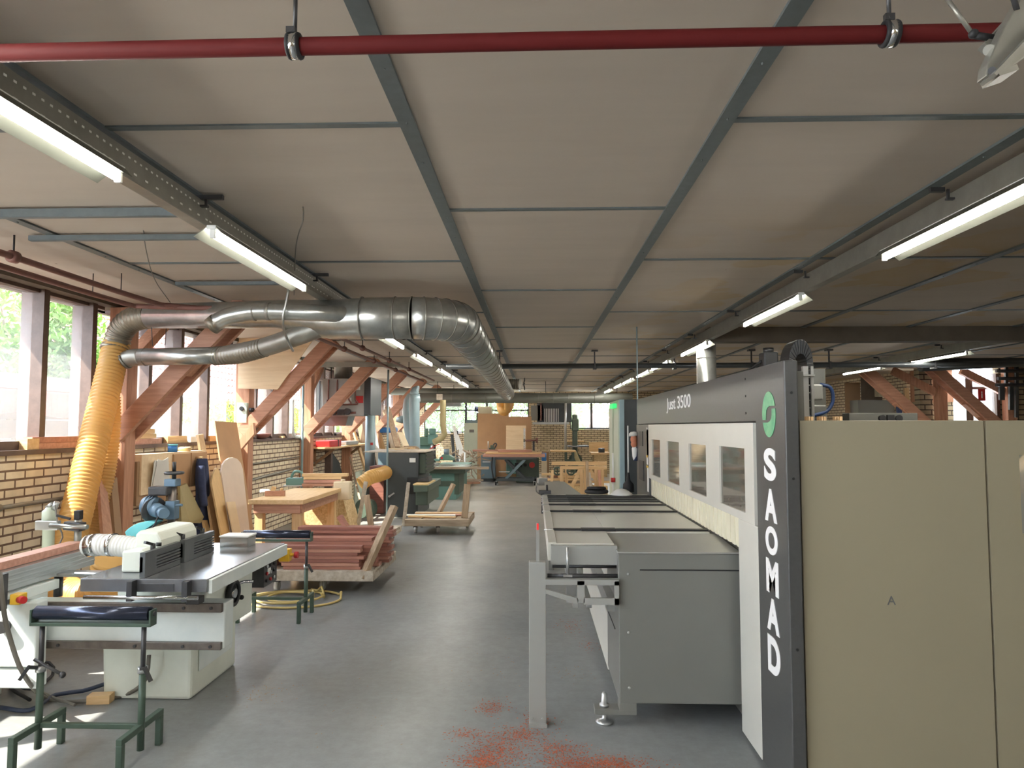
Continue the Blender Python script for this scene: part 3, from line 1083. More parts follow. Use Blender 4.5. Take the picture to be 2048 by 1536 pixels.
for y in (8.1, 11.0, 14.0, 17.0):
    part('duct_hanger', MB().cyl((xe - .2, y, ZD), (xe - .2, y, CZ - .01), .006, n=8), 'steel', t)
part('flexible_bend', ribbed([at(233, 690, Y=6.55), at(242, 662, Y=6.54), at(264, 640, Y=6.5), c0], .112, .006, .04, 24), 'hose_metal', t)
part('bend_band', MB().tube([at(229, 702, Y=6.54), at(231, 694, Y=6.55)], .126, 24), 'hose_metal', t)
bp = [at(430, 648, Y=5.74), at(452, 634, Y=5.72), at(500, 624, Y=5.7), at(540, 623, Y=5.7), at(640, 626, Y=5.74), at(700, 629, Y=5.84)]
part('upper_branch', MB().tube(spline(bp, .05), .069, 22), 'galv', t)
part('branch_collar', MB().tube([at(534, 623, Y=5.7), at(541, 623, Y=5.7)], .073, 22), 'galv_dull', t)
part('branch_collar', MB().tube([at(508, 624, Y=5.7), at(511, 624, Y=5.7)], .073, 22), 'galv_dull', t)
part('end_cap', MB().cyl(at(423, 653, Y=5.75), at(435, 643, Y=5.74), .075, n=22), 'hose_metal', t)
lo = [at(442, 712, Y=6.32), at(530, 694, Y=6.15), at(600, 670, Y=6.0), at(660, 648, Y=5.95), at(716, 634, Y=5.92)]
part('lower_branch', MB().tube(spline(lo, .05), .083, 22), 'galv_dull', t)
part('lower_flexible', ribbed([at(430, 712, Y=6.34), at(480, 708, Y=6.25), at(528, 695, Y=6.15)], .082, .005, .035, 22), 'hose_metal', t)
part('lower_straight', MB().tube([at(283, 714, Y=6.48), at(440, 711, Y=6.32)], .080, 24), 'galv', t)
part('straight_collar', MB().tube([at(290, 714, Y=6.475), at(294, 714, Y=6.475)], .084, 24), 'galv_dull', t)
part('straight_collar', MB().tube([at(248, 722, Y=6.5), at(252, 720, Y=6.5)], .086, 24), 'galv_dull', t)
part('lower_elbow', MB().tube(spline([at(220, 795, Y=6.55), at(225, 755, Y=6.55), at(238, 726, Y=6.52), at(262, 716, Y=6.5), at(285, 714, Y=6.48)], .03), .080, 22), 'galv_dull', t)
part('hanging_strap', MB().tube(spline([at(578, 575, Y=5.6), at(566, 640, Y=5.62), at(572, 672, Y=5.85), at(586, 702, Y=6.0)], .04), .011, 6), 'galv', t)
part('suspension_chain', MB().tube([at(303, 655, Y=6.3), at(305, 692, Y=6.38)], .004, 6), 'steel', t)
part('suspension_chain', MB().tube([at(333, 650, Y=6.55), at(330, 690, Y=6.55)], .004, 6), 'steel', t)

h1 = [at(233, 690, Y=6.55), at(222, 740, Y=6.45), at(200, 830, Y=6.25), at(176, 930, Y=6.02), at(155, 1020, Y=5.8), at(135, 1090, Y=5.6), at(118, 1140, Y=5.4), at(130, 1183, Y=5.2), at(172, 1195, Y=5.05), at(212, 1168, Y=4.95), at(222, 1120, Y=4.9)]
solo('suction_hose', ribbed(h1, .116, .008, .036, 20), 'hose', 'thick yellow ribbed suction hose dropping from the duct behind the shaper', 'hose', 'yellow suction hoses')
h2 = [at(221, 795, Y=6.55), at(221, 860, Y=6.55), at(212, 940, Y=6.52), at(196, 1010, Y=6.45), at(178, 1070, Y=6.35), at(165, 1120, Y=6.2)]
solo('suction_hose', ribbed(h2, .084, .006, .03, 18), 'hose', 'narrower yellow suction hose, right behind the thick one', 'hose', 'yellow suction hoses')

# far cross ducts
t = thing('cross_duct', 'large grey duct crossing the hall in front of the far wall', 'duct', (0, 19, 2.4))
part('duct_pipe', MB().tube([(-3.1, 19.0, 2.42), (2.6, 19.0, 2.40)], .135, 20), 'duct_dark', t)
for x in (-2.6, .3, 2.2):
    part('duct_hanger', MB().cyl((x, 19.0, 2.5), (x, 19.0, CZ - .01), .008, n=8), 'steel', t)
for x in (-2.2, -1.3, .1, .5, .9, 1.6):
    part('duct_seam', MB().torus((x, 19.0, 2.41), (1, 0, 0), .137, .006, 20, 6), 'galv_dull', t)
t = thing('cross_duct', 'thinner grey duct above and behind the large cross duct', 'duct', (-2.5, 19.6, 2.62))
part('duct_pipe', MB().tube([(-4.0, 19.6, 2.62), (-.6, 19.6, 2.60)], .10, 18), 'duct_dark', t)
for x in (-3.2, -1.0):
    part('duct_hanger', MB().cyl((x, 19.6, 2.68), (x, 19.6, CZ - .01), .008, n=8), 'steel', t)
t = thing('duct_stub', 'short flexible duct stub with star wheel on the long duct far end', 'duct', at(1042, 768, Y=17.5))
part('stub', ribbed([at(1014, 768, Y=17.6), at(1040, 769, Y=17.5)], .13, .01, .05, 18), 'hose_metal', t)
for k in range(8):
    a = k * PI / 4
    p = at(1047, 768, Y=17.5)
    part('star_arm', MB().beam(p, p + V((0, math.cos(a) * .15, math.sin(a) * .15)) + V((.03, 0, 0)), .02, .02), 'steel', t)
t = thing('flue_pipe', 'bright silver flue pipe rising behind the big machine to the ceiling', 'flue', at(1413, 740, Y=9.4))
p = at(1413, 745, Y=9.4)
part('flue', MB().cyl((p.x, 9.4, .02), (p.x, 9.4, CZ), .125, n=26), 'galv', t)
part('flue_seam', MB().torus((p.x, 9.4, 2.55), (0, 0, 1), .126, .006, 26, 6), 'galv_dull', t)
# thin vertical grey conduit by the third post, hanging rods
for px, Y, z0, z1, r, lab in ((606, 12.2, 0.0, 2.86, .022, 'thin blue-grey conduit dropping beside the third timber post'), (776, 13.0, .0, 2.7, .018, 'thin steel pipe standing at the corner of the dark machine'), (1275, 8.2, 1.0, 2.8, .008, 'thin cord hanging from the ceiling beside the dark column')):
    p = at(px, 800, Y=Y)
    solo('conduit', MB().cyl((p.x, Y, z0), (p.x, Y, z1), r, n=10), 'duct_blue', lab, 'pipe')

# ------------------------------------------------------------------ the big machining centre on the right
XF = 1.11
mc = thing('machining_center', 'long grey and graphite window machining centre with logo column', 'machine', (XF + .5, 5.5, 0))
ZT = 1.945
col = part('logo_column', MB().bx(XF, XF + .062, 3.19, 3.61, .02, ZT), 'mdark', mc, .006)
# the raised vertical name and the round emblem on the column
yc = 3.40
up, along, outw = V((0, 0, 1)), V((0, -1, 0)), V((-1, 0, 0))
zs = [(893, 962), (973, 1042), (1046, 1106), (1111, 1182), (1186, 1255), (1260, 1336)]
for chh, (a, b) in zip('SAOMAD', zs):
    za = H - (a - 853) * yc / F
    zb = H - (b - 853) * yc / F
    tm = text_mesh(chh, .2, .0012, .008)
    xs = [v[0] for v in tm.v]
    ysv = [v[1] for v in tm.v]
    sx, sy = (max(xs) - min(xs)), (max(ysv) - min(ysv))
    mx_, my_ = (max(xs) + min(xs)) / 2, (max(ysv) + min(ysv)) / 2
    wd = .168
    tm.v = [((x - mx_) / sx * wd, (y - my_) / sy * (za - zb - .012), z) for x, y, z in tm.v]
    part('lettering', place(tm, (XF - .0015, yc - .0, (za + zb) / 2), along, up, outw), 'letter', col)
zl = H + (853 - 829) * yc / F


def ell(a):
    return (math.cos(a), math.sin(a))


def half(sign):
    a0 = math.asin(.36)
    pts = [ell(a0 + (PI + math.asin(.24) - a0) * k / 24) for k in range(25)]
    pts += [(-.45, -.24), (-.44, .02), (-.36, .18), (-.16, .30), (.15, .36)]
    return [(x * sign, y * sign) for x, y in pts]


for sg in (1, -1):
    poly = [(XF - .0005, yc - x * .094, zl + y * .108) for x, y in half(sg)]
    part('emblem', MB().prism(poly, (-.002, 0, 0)), 'logo', col)
for z in (1.80, 1.42, .68):
    part('column_hole', MB().cyl((XF + .031, 3.1895, z), (XF + .031, 3.186, z), .006, n=10), 'black', col)
band = part('top_band', MB().bx(XF + .004, XF + .062, 3.61, 7.76, 1.675, ZT), 'mdark', mc, .004)
tm = text_mesh('Just 3500', .2, .001, .002)
xs = [v[0] for v in tm.v]
ysv = [v[1] for v in tm.v]
tm.v = [((x - (max(xs) + min(xs)) / 2) / (max(xs) - min(xs)) * .92, (y - (max(ysv) + min(ysv)) / 2) / (max(ysv) - min(ysv)) * .128, z) for x, y, z in tm.v]
part('lettering', place(tm, (XF + .0025, 5.56, 1.822), along, up, outw), 'letter', band)
for z in (1.90, 1.81, 1.72):
    part('rivet', MB().cyl((XF + .004, 3.78, z), (XF + .001, 3.78, z), .006, n=10), 'black', band)
hood = MB()
wins = [(3.77, 4.28, 1.20, 1.535), (4.61, 5.12, 1.20, 1.53), (5.46, 5.97, 1.20, 1.53), (6.28, 6.74, 1.20, 1.53)]
z0, z1 = 1.157, 1.668
e = [3.615] + sum([[a, b] for a, b, _, _ in wins], []) + [6.90]
hx0, hx1 = XF - .012, XF + .03
for k in range(0, len(e), 2):
    hood.bx(hx0, hx1, e[k], e[k + 1], z0, z1)
for a, b, c, d in wins:
    hood.bx(hx0, hx1, a, b, z0, c)
    hood.bx(hx0, hx1, a, b, d, z1)
hd = part('viewing_hood', hood, 'mpale', mc)
for a, b, c, d in wins:
    part('viewing_window', MB().bx(XF - .002, XF + .004, a, b, c, d), 'tint', hd)
# ribbed strip curtain under the hood
cur = MB()
y = 3.86
k = 0
while y < 6.9:
    w = .05
    cur.bx(XF + .008 + .006 * (k % 2), XF + .014 + .006 * (k % 2), y, y + w, .99, 1.16)
    y += w * .96
    k += 1
part('strip_curtain', cur, 'curtain', mc)
part('lower_panel', MB().bx(XF + .0, XF + .03, 3.615, 3.95, .02, 1.15), 'mpale', mc, .004)
part('rear_body', MB().bx(XF + .062, XF + .11, 3.25, 7.7, .02, 1.90).bx(XF + .1, 2.3, 4.9, 7.7, .05, 1.55), 'mgrey2', mc, .004)
ctl = part('control_panel', MB().bx(XF - .004, XF + .06, 6.93, 7.76, .02, 1.67), 'mdark', mc, .004)
for (ya, yb, za, zb) in ((6.95, 7.03, 1.28, 1.62), (6.93, 7.01, 1.02, 1.26), (6.95, 7.02, 1.37, 1.64)):
    part('note_sheet', MB().bx(XF - .012, XF - .008, ya, yb, za, zb), 'paper', ctl)
part('note_clip', MB().bx(XF - .016, XF - .012, 6.94, 7.03, 1.25, 1.27).bx(XF - .016, XF - .012, 6.95, 7.03, 1.35, 1.37), 'yellow', ctl)
part('key_row', MB().bx(XF - .012, XF - .004, 7.3, 7.5, 1.45, 1.6).bx(XF - .012, XF - .004, 7.25, 7.55, 1.1, 1.3), 'steel', ctl)
# infeed table
tb = part('feed_table', MB().bx(.105, .455, 4.13, 7.1, .945, .98).bx(.455, XF, 4.59, 7.1, .945, .98), 'mpale', mc, .003)
for y in (4.654, 5.651, 6.125, 6.403, 6.574, 6.754, 6.896):
    w = .028
    st = MB().bx(.12, XF, y - w, y + w, .981, .99).bx(.30, .52, y - w * 1.5, y + w * 1.2, .981, .993)
    part('table_strip', st, 'black', tb)
    part('strip_pin', MB().cyl((.06, y, .982), (.2, y, .985), .006, n=8), 'alu', tb)
part('edge_rail', MB().bx(.075, .125, 4.14, 7.2, .88, .985), 'mpale', mc, .003)
part('table_end', MB().bx(.09, .47, 4.09, 4.14, .865, .975), 'mgrey', mc, .004)
part('inner_beam', MB().bx(.42, .47, 4.2, 6.9, .58, .66).bx(.30, .33, 4.2, 6.9, .60, .64).bx(.22, .25, 4.2, 6.9, .60, .63).bx(.18, .24, 4.15, 4.2, .64, .88), 'alu', mc)
part('inner_roller', MB().cyl((.10, 4.12, .855), (.465, 4.12, .855), .012).cyl((.07, 4.06, .812), (.465, 4.06, .812), .012), 'steel', mc)
cab = part('front_cabinet', MB().bx(.465, XF + .035, 4.03, 4.65, .125, .945), 'mgrey2', mc, .006)
part('cabinet_top', MB().prism([(.46, 4.02, .945), (XF + .03, 4.02, .945), (XF + .03, 4.57, .968), (.46, 4.57, .968)], (0, 0, .008)), 'mgrey', cab)
part('slot', MB().bx(.585, XF + .03, 4.026, 4.032, .85, .856), 'black', cab)
for z in (.83, .51, .21):
    part('rivet', MB().ball((.52, 4.029, z), .008, .004, .008, 10, 6), 'mgrey', cab)
part('cabinet_leg', MB().bx(.465, .56, 4.03, 4.11, .085, .13).bx(.33, .56, 4.03, 4.13, .062, .088), 'mgrey2', cab, .003)
ft = part('levelling_foot', MB().lathe((.386, 4.085, .0), [(.048, 0), (.048, .010), (.026, .018), (.015, .024), (.015, .088), (.026, .088), (.026, .104), (.016, .106), (.016, .155), (.006, .17)], n=20), 'alu', mc)
part('base_side', MB().bx(.465, .53, 4.65, 6.95, .10, .94), 'mpale', mc, .004)
part('base_seam', MB().bx(.461, .465, 4.2, 6.9, .48, .486), 'steel', mc)
# bracket between post and cabinet
br = MB()
yb_ = 4.0
bz0, bz1 = .667, .795
br.bx(.06, .465, yb_, yb_ + .02, bz1 - .022, bz1)
br.bx(.27, .465, yb_, yb_ + .02, bz0, bz0 + .035)
br.bx(.44, .465, yb_, yb_ + .02, bz0, bz1)
br.bx(.235, .275, yb_, yb_ + .02, bz0 + .01, bz1)
br.prism([(.06, yb_, .725), (.06, yb_, .75), (.24, yb_, .70), (.24, yb_, bz0)], (0, .02, 0))
br.bx(.06, .465, yb_, 4.10, bz1, bz1 + .008)
part('post_bracket', br, 'mgrey', mc)
part('push_rod', MB().cyl((.185, 4.06, .80), (.185, 4.06, .97), .008).cbox((.185, 4.05, .815), .05, .03, .012), 'alu', mc)
pst = part('guard_post', MB().bx(-.033, .062, 4.02, 4.08, .0, .893), 'mgrey', mc, .003)
part('post_bolt', MB().cyl((-.01, 4.01, .04), (-.01, 4.02, .04), .007).cyl((.04, 4.01, .04), (.04, 4.02, .04), .007).bx(-.034, .066, 4.0, 4.1, 0, .016), 'mgrey', pst)
lg = part('light_barrier', MB().bx(.008, .026, 4.04, 4.06, .89, 1.11), 'alu', mc)
part('barrier_lamp', MB().bx(.012, .022, 4.036, 4.04, 1.07, 1.105), 'redlamp', lg)
# things at the far left end of the table
part('end_stop', MB().cbox((.10, 7.02, 1.01), .12, .10, .03).cbox((.08, 7.02, .9), .03, .04, .2).cyl((.12, 7.0, 1.02), (.12, 7.0, 1.08), .01), 'steel', mc)
part('outfeed_plate', MB().prism([(.10, 7.1, .972), (.46, 7.1, .972), (.36, 8.7, .972), (.12, 8.7, .972)], (0, 0, .01)), 'mgrey', mc)
part('plate_support', MB().bx(.16, .22, 8.3, 8.4, 0, .97), 'mgrey2', mc)
part('sensor_box', MB().cbox((.09, 8.72, .98), .12, .08, .09, .3), 'mgrey', mc, .01)
part('sensor_cable', MB().tube(spline([(.03, 8.7, .96), (.02, 8.0, .93), (.08, 7.3, .95), (.08, 7.05, 1.0)], .1), .008, 6), 'black', mc)
# things lying / standing on the table end
solo('work_cloth', MB().lathe((.84, 6.95, .991), [(.001, .06), (.05, .05), (.10, .015), (.11, 0)], n=14), 'paper', 'crumpled white cloth lying at the far end of the feed table', 'cloth')
solo('cable_coil', MB().torus((.62, 7.2, 1.0), (0, 0, 1), .10, .02).torus((.62, 7.2, 1.03), (0, .1, 1), .08, .018), 'rubber', 'black coil lying behind the feed table strips', 'coil')
t = thing('hook_stand', 'thin white pole with black foot at the far end of the feed table', 'stand', (.98, 7.5, .98))
part('pole', MB().cyl((.98, 7.5, 1.0), (.98, 7.5, 1.66), .008), 'white', t)
part('foot', MB().lathe((.98, 7.5, .97), [(.06, 0), (.055, .08), (.02, .12), (.012, .2)], n=14), 'rubber', t)
d = at(1268, 890, Y=7.75)
t = thing('hanging_doll', 'small doll with white cap and orange face hanging on the graphite column', 'doll', (d.x, d.y, 1.3))
part('head', MB().ball((d.x, d.y, d.z + .06), .038, .038, .05), 'skin', t)
part('cap', MB().lathe((d.x, d.y, d.z + .10), [(.05, 0), (.055, .02), (.035, .04), (.005, .045)], n=14).cbox((d.x - .03, d.y - .01, d.z + .10), .06, .06, .012), 'white', t)
part('beard', MB().ball((d.x, d.y - .01, d.z + .01), .036, .03, .04), 'skin', t)
part('body', MB().lathe((d.x + .01, d.y, d.z - .16), [(.02, 0), (.03, .04), (.035, .12), (.02, .16)], n=12), 'white', t)
part('trousers', MB().cyl((d.x + .02, d.y, d.z - .17), (d.x + .025, d.y, d.z - .02), .028), 'navy', t)

# beige enclosure of the machine, facing the camera
en = thing('guard_enclosure', 'wide beige sheet metal enclosure with a window at right edge of the photo', 'enclosure', (2.4, 3.6, 0))
YE = 3.22
part('front_panel', MB().bx(1.185, 1.993, YE, YE + .03, .0, 1.677), 'beige', en, .003)
p2 = MB().bx(2.001, 2.14, YE, YE + .03, .0, 1.677).bx(2.14, 2.75, YE, YE + .03, .0, 1.18).bx(2.14, 2.75, YE, YE + .03, 1.525, 1.677).bx(2.75, 3.6, YE, YE + .03, .0, 1.677)
pp = part('window_panel', p2, 'beige', en)
part('window_pane', MB().bx(2.14, 2.75, YE + .012, YE + .016, 1.18, 1.525), 'clear', pp)
part('letter_mark', place(text_mesh('A', .055, .0006, 0), at(1783, 1202, Y=YE - .001), (1, 0, 0), (0, 0, 1), (0, -1, 0)), 'logo_txt', en)
part('side_panel', MB().bx(3.57, 3.6, YE, 6.5, 0, 1.6), 'beige', en)
part('back_panel', MB().bx(2.3, 3.6, 6.5, 6.53, 0, 1.4), 'beige', en)
part('inner_rack', MB().bx(2.4, 3.4, 4.2, 4.3, .9, 1.05).bx(2.4, 3.4, 4.8, 4.9, 1.2, 1.28).prism([(2.4, 4.0, 1.1), (2.75, 4.0, 1.5), (2.80, 4.0, 1.5), (2.45, 4.0, 1.1)], (0, .1, 0)), 'ply', en)
cb = MB()
for x in (1.80, 1.86):
    pass
g0, g1 = at(1698, 826, Y=4.4), at(1836, 838, Y=4.4)
part('carriage_beam', MB().bx(g0.x, g1.x, 4.4, 4.5, 1.55, g0.z), 'mgrey2', en, .004)
part('carriage_fitting', MB().cyl((g1.x - .12, 4.38, 1.70), (g1.x - .12, 4.40, 1.70), .02).cyl((g1.x - .22, 4.38, 1.70), (g1.x - .22, 4.40, 1.70), .02).bx(g1.x - .19, g1.x - .15, 4.38, 4.40, 1.68, 1.72), 'steel', en)
for px in (1617, 1643, 1675):
    a = at(px, 832, Y=4.0)
    cbm = MB()
    for k in range(10):
        an = k * PI / 5
        cbm.cyl((a.x + .02 * math.cos(an), 4.0 + .02 * math.sin(an), 1.45), (a.x + .02 * math.cos(an), 4.0 + .02 * math.sin(an), 1.705), .006, n=8)
    cbm.cyl((a.x, 4.0, 1.45), (a.x, 4.0, 1.70), .018)
    part('tool_holder', cbm, 'pine_z', en)
# energy chain, servo motor and black motor on top of the machine
t = thing('energy_chain', 'black energy chain arch standing above the machine beside the logo column', 'cable chain', at(1598, 760, Y=4.3))
c = at(1596, 728, Y=4.3)
mb = MB()
r0, r1 = .055, .145
seg = []
for k in range(13):
    a = PI - PI * k / 12
    seg.append((math.cos(a) * .62, math.sin(a)))
for k in range(12):
    q = [(c.x + seg[k][0] * r0, 4.25, c.z + seg[k][1] * r0), (c.x + seg[k][0] * r1 * .8, 4.25, c.z + seg[k][1] * r1), (c.x + seg[k + 1][0] * r1 * .8, 4.25, c.z + seg[k + 1][1] * r1), (c.x + seg[k + 1][0] * r0, 4.25, c.z + seg[k + 1][1] * r0)]
    mb.prism(q, (0, .16, 0))
part('chain_arch', mb, 'black', t, .004)
mb = MB()
for k in range(9):
    mb.bx(c.x + r0 * .62, c.x + r1 * .5, 4.25, 4.41, c.z - .035 - .045 * k, c.z - .045 * k + .003)
part('chain_links', mb, 'black', t, .003)
part('guide_post', MB().bx(c.x + .0, c.x + .03, 4.22, 4.25, 1.5, c.z - .02).bx(c.x + .045, c.x + .06, 4.22, 4.24, 1.5, c.z - .02), 'alu', t)
part('guide_arm', MB().bx(c.x - .10, c.x + .06, 4.20, 4.22, c.z - .08, c.z - .07), 'mgrey', t)
t = thing('servo_motor', 'small grey servo motor with curled blue cable beside the energy chain', 'motor', at(1625, 800, Y=4.6))
p = at(1622, 785, Y=4.6)
part('motor_body', MB().cbox(p, .11, .12, .10), 'mgrey', t, .01)
part('motor_plate', MB().cbox(p + V((.03, .10, .03)), .20, .02, .26), 'mgrey2', t)
part('motor_flange', MB().cbox(p + V((0, .02, -.13)), .16, .14, .10).cbox(p + V((0, .04, -.20)), .10, .1, .10), 'mgrey2', t, .01)
part('motor_cable', MB().tube(spline([p + V((.05, -.02, .05)), p + V((.11, -.03, .03)), p + V((.125, -.03, -.05)), p + V((.08, -.04, -.12)), p + V((-.02, -.06, -.15)), p + V((-.09, -.06, -.17))], .02), .012, 8), 'bluelead', t)
t = thing('drive_motor', 'black drive motor on top of the machine behind its upper edge', 'motor', at(1540, 720, Y=4.9))
p = at(1538, 722, Y=4.9)
part('motor_body', MB().bx(p.x - .05, p.x + .05, 4.85, 4.97, 1.88, p.z + .06).bx(p.x + .0, p.x + .12, 4.85, 4.97, 1.88, p.z - .04), 'black', t, .012)
part('motor_cap', MB().cyl((p.x, 4.91, p.z + .05), (p.x, 4.91, p.z + .09), .035), 'black', t)
part('motor_lead', MB().tube(spline([(p.x - .05, 4.9, p.z), (p.x - .15, 5.2, 1.99), (p.x - .3, 5.6, 1.96)], .05), .01, 6), 'black', t)

# tall cabinet behind the machine with the green lit sign
t = thing('tall_cabinet', 'tall graphite cabinet with pale side standing beyond the machining centre', 'cabinet', (1.2, 9.5, 0))
part('carcass', MB().bx(1.075, 1.5, 9.02, 10.0, 0, 1.99), 'mdark2', t, .005)
part('front_post', MB().bx(1.07, 1.13, 8.98, 9.02, 0, 1.99), 'duct_blue', t, .004)
sp = part('side_panel', MB().bx(1.055, 1.075, 9.0, 10.0, 0, 1.985), 'sage', t, .003)
part('side_door', MB().bx(1.04, 1.055, 9.55, 9.95, .2, 1.9), 'sage', sp, .003)
part('door_grip', MB().bx(1.02, 1.04, 9.42, 9.46, .55, 1.3), 'white', sp)
part('switch_knob', MB().cyl((1.0, 9.4, .95), (1.055, 9.4, .95), .03), 'red', sp)
g = at(1231, 812, Y=9.25)
part('sign_lamp', MB().bx(1.0, 1.055, 9.15, 9.5, g.z - .03, g.z + .03), 'exit', sp, .006)

# ------------------------------------------------------------------ the dark right end of the hall
bz = lambda px, py, Y: at(px, py, Y=Y)
for (xa, xb, ya, yb, Y, m, lab) in ((1690, 1722, 765, 836, 16.2, 'dark_fib', 'dull upright panel leaning in the dark right aisle, leftmost'), (1722, 1765, 752, 800, 16.0, 'plaster', 'brown panel hanging in the dark right aisle above the grey one'), (1716, 1790, 800, 850, 15.8, 'mgrey2', 'grey cabinet front low in the dark right aisle')):
    a, b = bz(xa, ya, Y), bz(xb, yb, Y)
    m = {'dark_fib': 'mdf_dark'}.get(m, m)
    solo('upright_sheet' if m != 'mgrey2' else 'storage_cabinet', MB().bx(a.x, b.x, Y, Y + (.5 if m == 'mgrey2' else .03), 0 if m != 'plaster' else b.z, a.z), m, lab, 'panel' if m != 'mgrey2' else 'cabinet')
t = thing('wall_box', 'small cream wall box in the dark right aisle beside the brick pier', 'box', bz(1768, 790, 15.6))
a, b = bz(1757, 768, 15.6), bz(1780, 793, 15.6)
part('casing', MB().bx(a.x, b.x, 15.6, 15.8, b.z, a.z), 'beige', t, .01)
part('hook', MB().torus((b.x - .03, 15.58, (a.z + b.z) / 2), (0, 1, 0), .05, .012), 'steel', t)
for i, (px, top, lean, m, lab) in enumerate([(1795, 785, .0, 'navy', 'dark blue upright tube leaning by the brick pier'), (1802, 790, .12, 'grey_wood_z', 'grey pole leaning by the brick pier'), (1812, 776, .03, 'pine_z', 'pale upright batten leaning against the brown post')]):
    a = bz(px, top, 14.6)
    solo('leaning_batten', MB().beam((a.x - lean * 2, 14.35, 0), (a.x, 14.6, a.z), .09, .05), m, lab, 'batten')
solo('conduit', MB().tube([bz(1638, 702, 13.2), bz(1700, 695, 13.2), bz(1790, 693, 13.2), bz(1930, 690, 13.2)], .03, 8), 'cable', 'sagging pale conduit below the right aisle lamps', 'pipe')
t = thing('pipe_rack', 'rack of dark pipes and tools on the brick wall at the right edge', 'rack', bz(2010, 760, 14.6))
mb = MB()
for k, (y, x0, x1) in enumerate([(724, 1985, 2060), (742, 1992, 2060), (757, 1995, 2060), (770, 1992, 2050)]):
    mb.cyl(bz(x0, y, 14.6), bz(x1, y, 14.6), .035)
part('pipe_run', mb, 'steel', t)
for k, (px, y0, y1, w) in enumerate([(2012, 715, 770, .05), (2022, 765, 820, .08), (2033, 715, 835, .06), (2003, 770, 800, .10)]):
    a, b = bz(px, y0, 14.65), bz(px, y1, 14.65)
    part('hanging_tool', MB().beam(a, b, w, .05), 'mdark2', t)
solo('upper_duct', MB().tube([bz(1840, 730, 13.0), bz(1985, 723, 13.0), bz(2080, 716, 13.0)], .12, 14), 'mdark2', 'dark duct along the ceiling at the right edge', 'duct')
# distant brace and timber seen beyond the servo motor
t = thing('timber_post', 'dark timber post with knee brace far behind the servo motor', 'post', (6.9, 20, 0))
part('post', MB().bx(7.6, 7.8, 19.9, 20.1, 0, CZ), 'stain', t)
part('knee_brace', MB().beam((7.6, 20, 1.4), (6.2, 20, 2.8), .1, .2, side=(0, 1, 0)), 'stain_x', t)

# ------------------------------------------------------------------ spindle moulder in the left foreground
TZ = .825
sm = thing('spindle_moulder', 'cream spindle moulder with ground iron table and slotted grey fence', 'machine', (-2.2, 4.6, 0))
base = part('pedestal', MB().prism([(-2.62, 4.33, 0), (-2.08, 4.33, 0), (-2.08, 4.33, .40), (-2.64, 4.33, .40)], (0, .65, 0)), 'mwhite', sm, .02)
part('pedestal_door', MB().bx(-2.078, -2.072, 4.42, 4.9, .14, .36), 'mwhite2', base, .003)
part('body', MB().bx(-2.5, -1.96, 4.24, 4.95, .37, .752), 'mwhite', sm, .012)
tb = part('table', MB().bx(-2.47, -1.77, 3.84, 5.04, .755, TZ), 'castiron', sm, .003)
part('table_apron', MB().bx(-1.772, -1.752, 3.86, 5.04, .745, TZ - .006), 'mwhite2', tb, .003)
part('table_insert', MB().bx(-2.14, -1.95, 3.835, 3.842, .758, .80), 'steel', tb)
part('guide_bar', MB().cyl((-2.42, 3.80, .735), (-1.80, 3.80, .735), .011), 'chrome', sm)
for x in (-2.17, -1.87):
    part('bar_bracket', MB().bx(x - .016, x + .016, 3.79, 3.84, .715, TZ - .004), 'steel', sm, .002)
bm = part('carriage_beam', MB().bx(-2.96, -1.79, 4.12, 4.24, .37, .63), 'mwhite2', sm, .006)
part('beam_rail', MB().bx(-2.96, -1.80, 4.095, 4.12, .582, .632), 'rust_steel', bm, .003)
part('beam_rail', MB().bx(-2.96, -1.80, 4.095, 4.12, .37, .412), 'rust_steel', bm, .003)
for x in (-2.75, -2.3, -2.02, -1.86):
    for z in (.607, .39):
        part('rail_screw', MB().cyl((x, 4.088, z), (x, 4.096, z), .009, n=10), 'steel', bm)
part('gusset', MB().bx(-2.0, -1.92, 4.07, 4.14, .632, .672), 'steel', sm, .004)
hw = at(459, 1186, X=-1.955)
wh = part('handwheel', MB().torus(hw + V((.03, 0, 0)), (1, 0, 0), .072, .014, 28, 8).cyl(hw, hw + V((.02, 0, 0)), .062), 'black', sm)
part('wheel_hub', MB().cyl(hw, hw + V((.04, 0, 0)), .03), 'chrome', wh)
part('wheel_handle', MB().tube(spline([hw + V((.03, .05, .045)), hw + V((.05, .10, .05)), hw + V((.10, .13, .045))], .02), [.008] * 0 or .011, 8), 'chrome', wh)
part('side_knob', MB().cyl((-1.96, 4.68, .53), (-1.93, 4.68, .53), .014).ball((-1.925, 4.68, .53), .016), 'black', sm)
cb = part('control_box', MB().bx(-1.99, -1.90, 5.0, 5.25, .52, .76), 'steel', sm, .004)
for k in range(4):
    for j in range(3):
        part('push_button', MB().cyl((-1.90, 5.04 + j * .07, .56 + k * .05), (-1.888, 5.04 + j * .07, .56 + k * .05), .012, n=10), ('black', 'red', 'alu', 'black')[(k + j) % 4], cb)
part('rating_plate', MB().bx(-1.901, -1.897, 5.06, 5.12, .60, .64), 'white', cb)
part('emergency_box', MB().bx(-1.88, -1.80, 5.22, 5.28, .66, .75).cyl((-1.80, 5.25, .705), (-1.77, 5.25, .705), .012), 'yellow', sm, .004)
part('emergency_button', MB().cyl((-1.77, 5.25, .705), (-1.745, 5.25, .705), .024), 'red', sm)
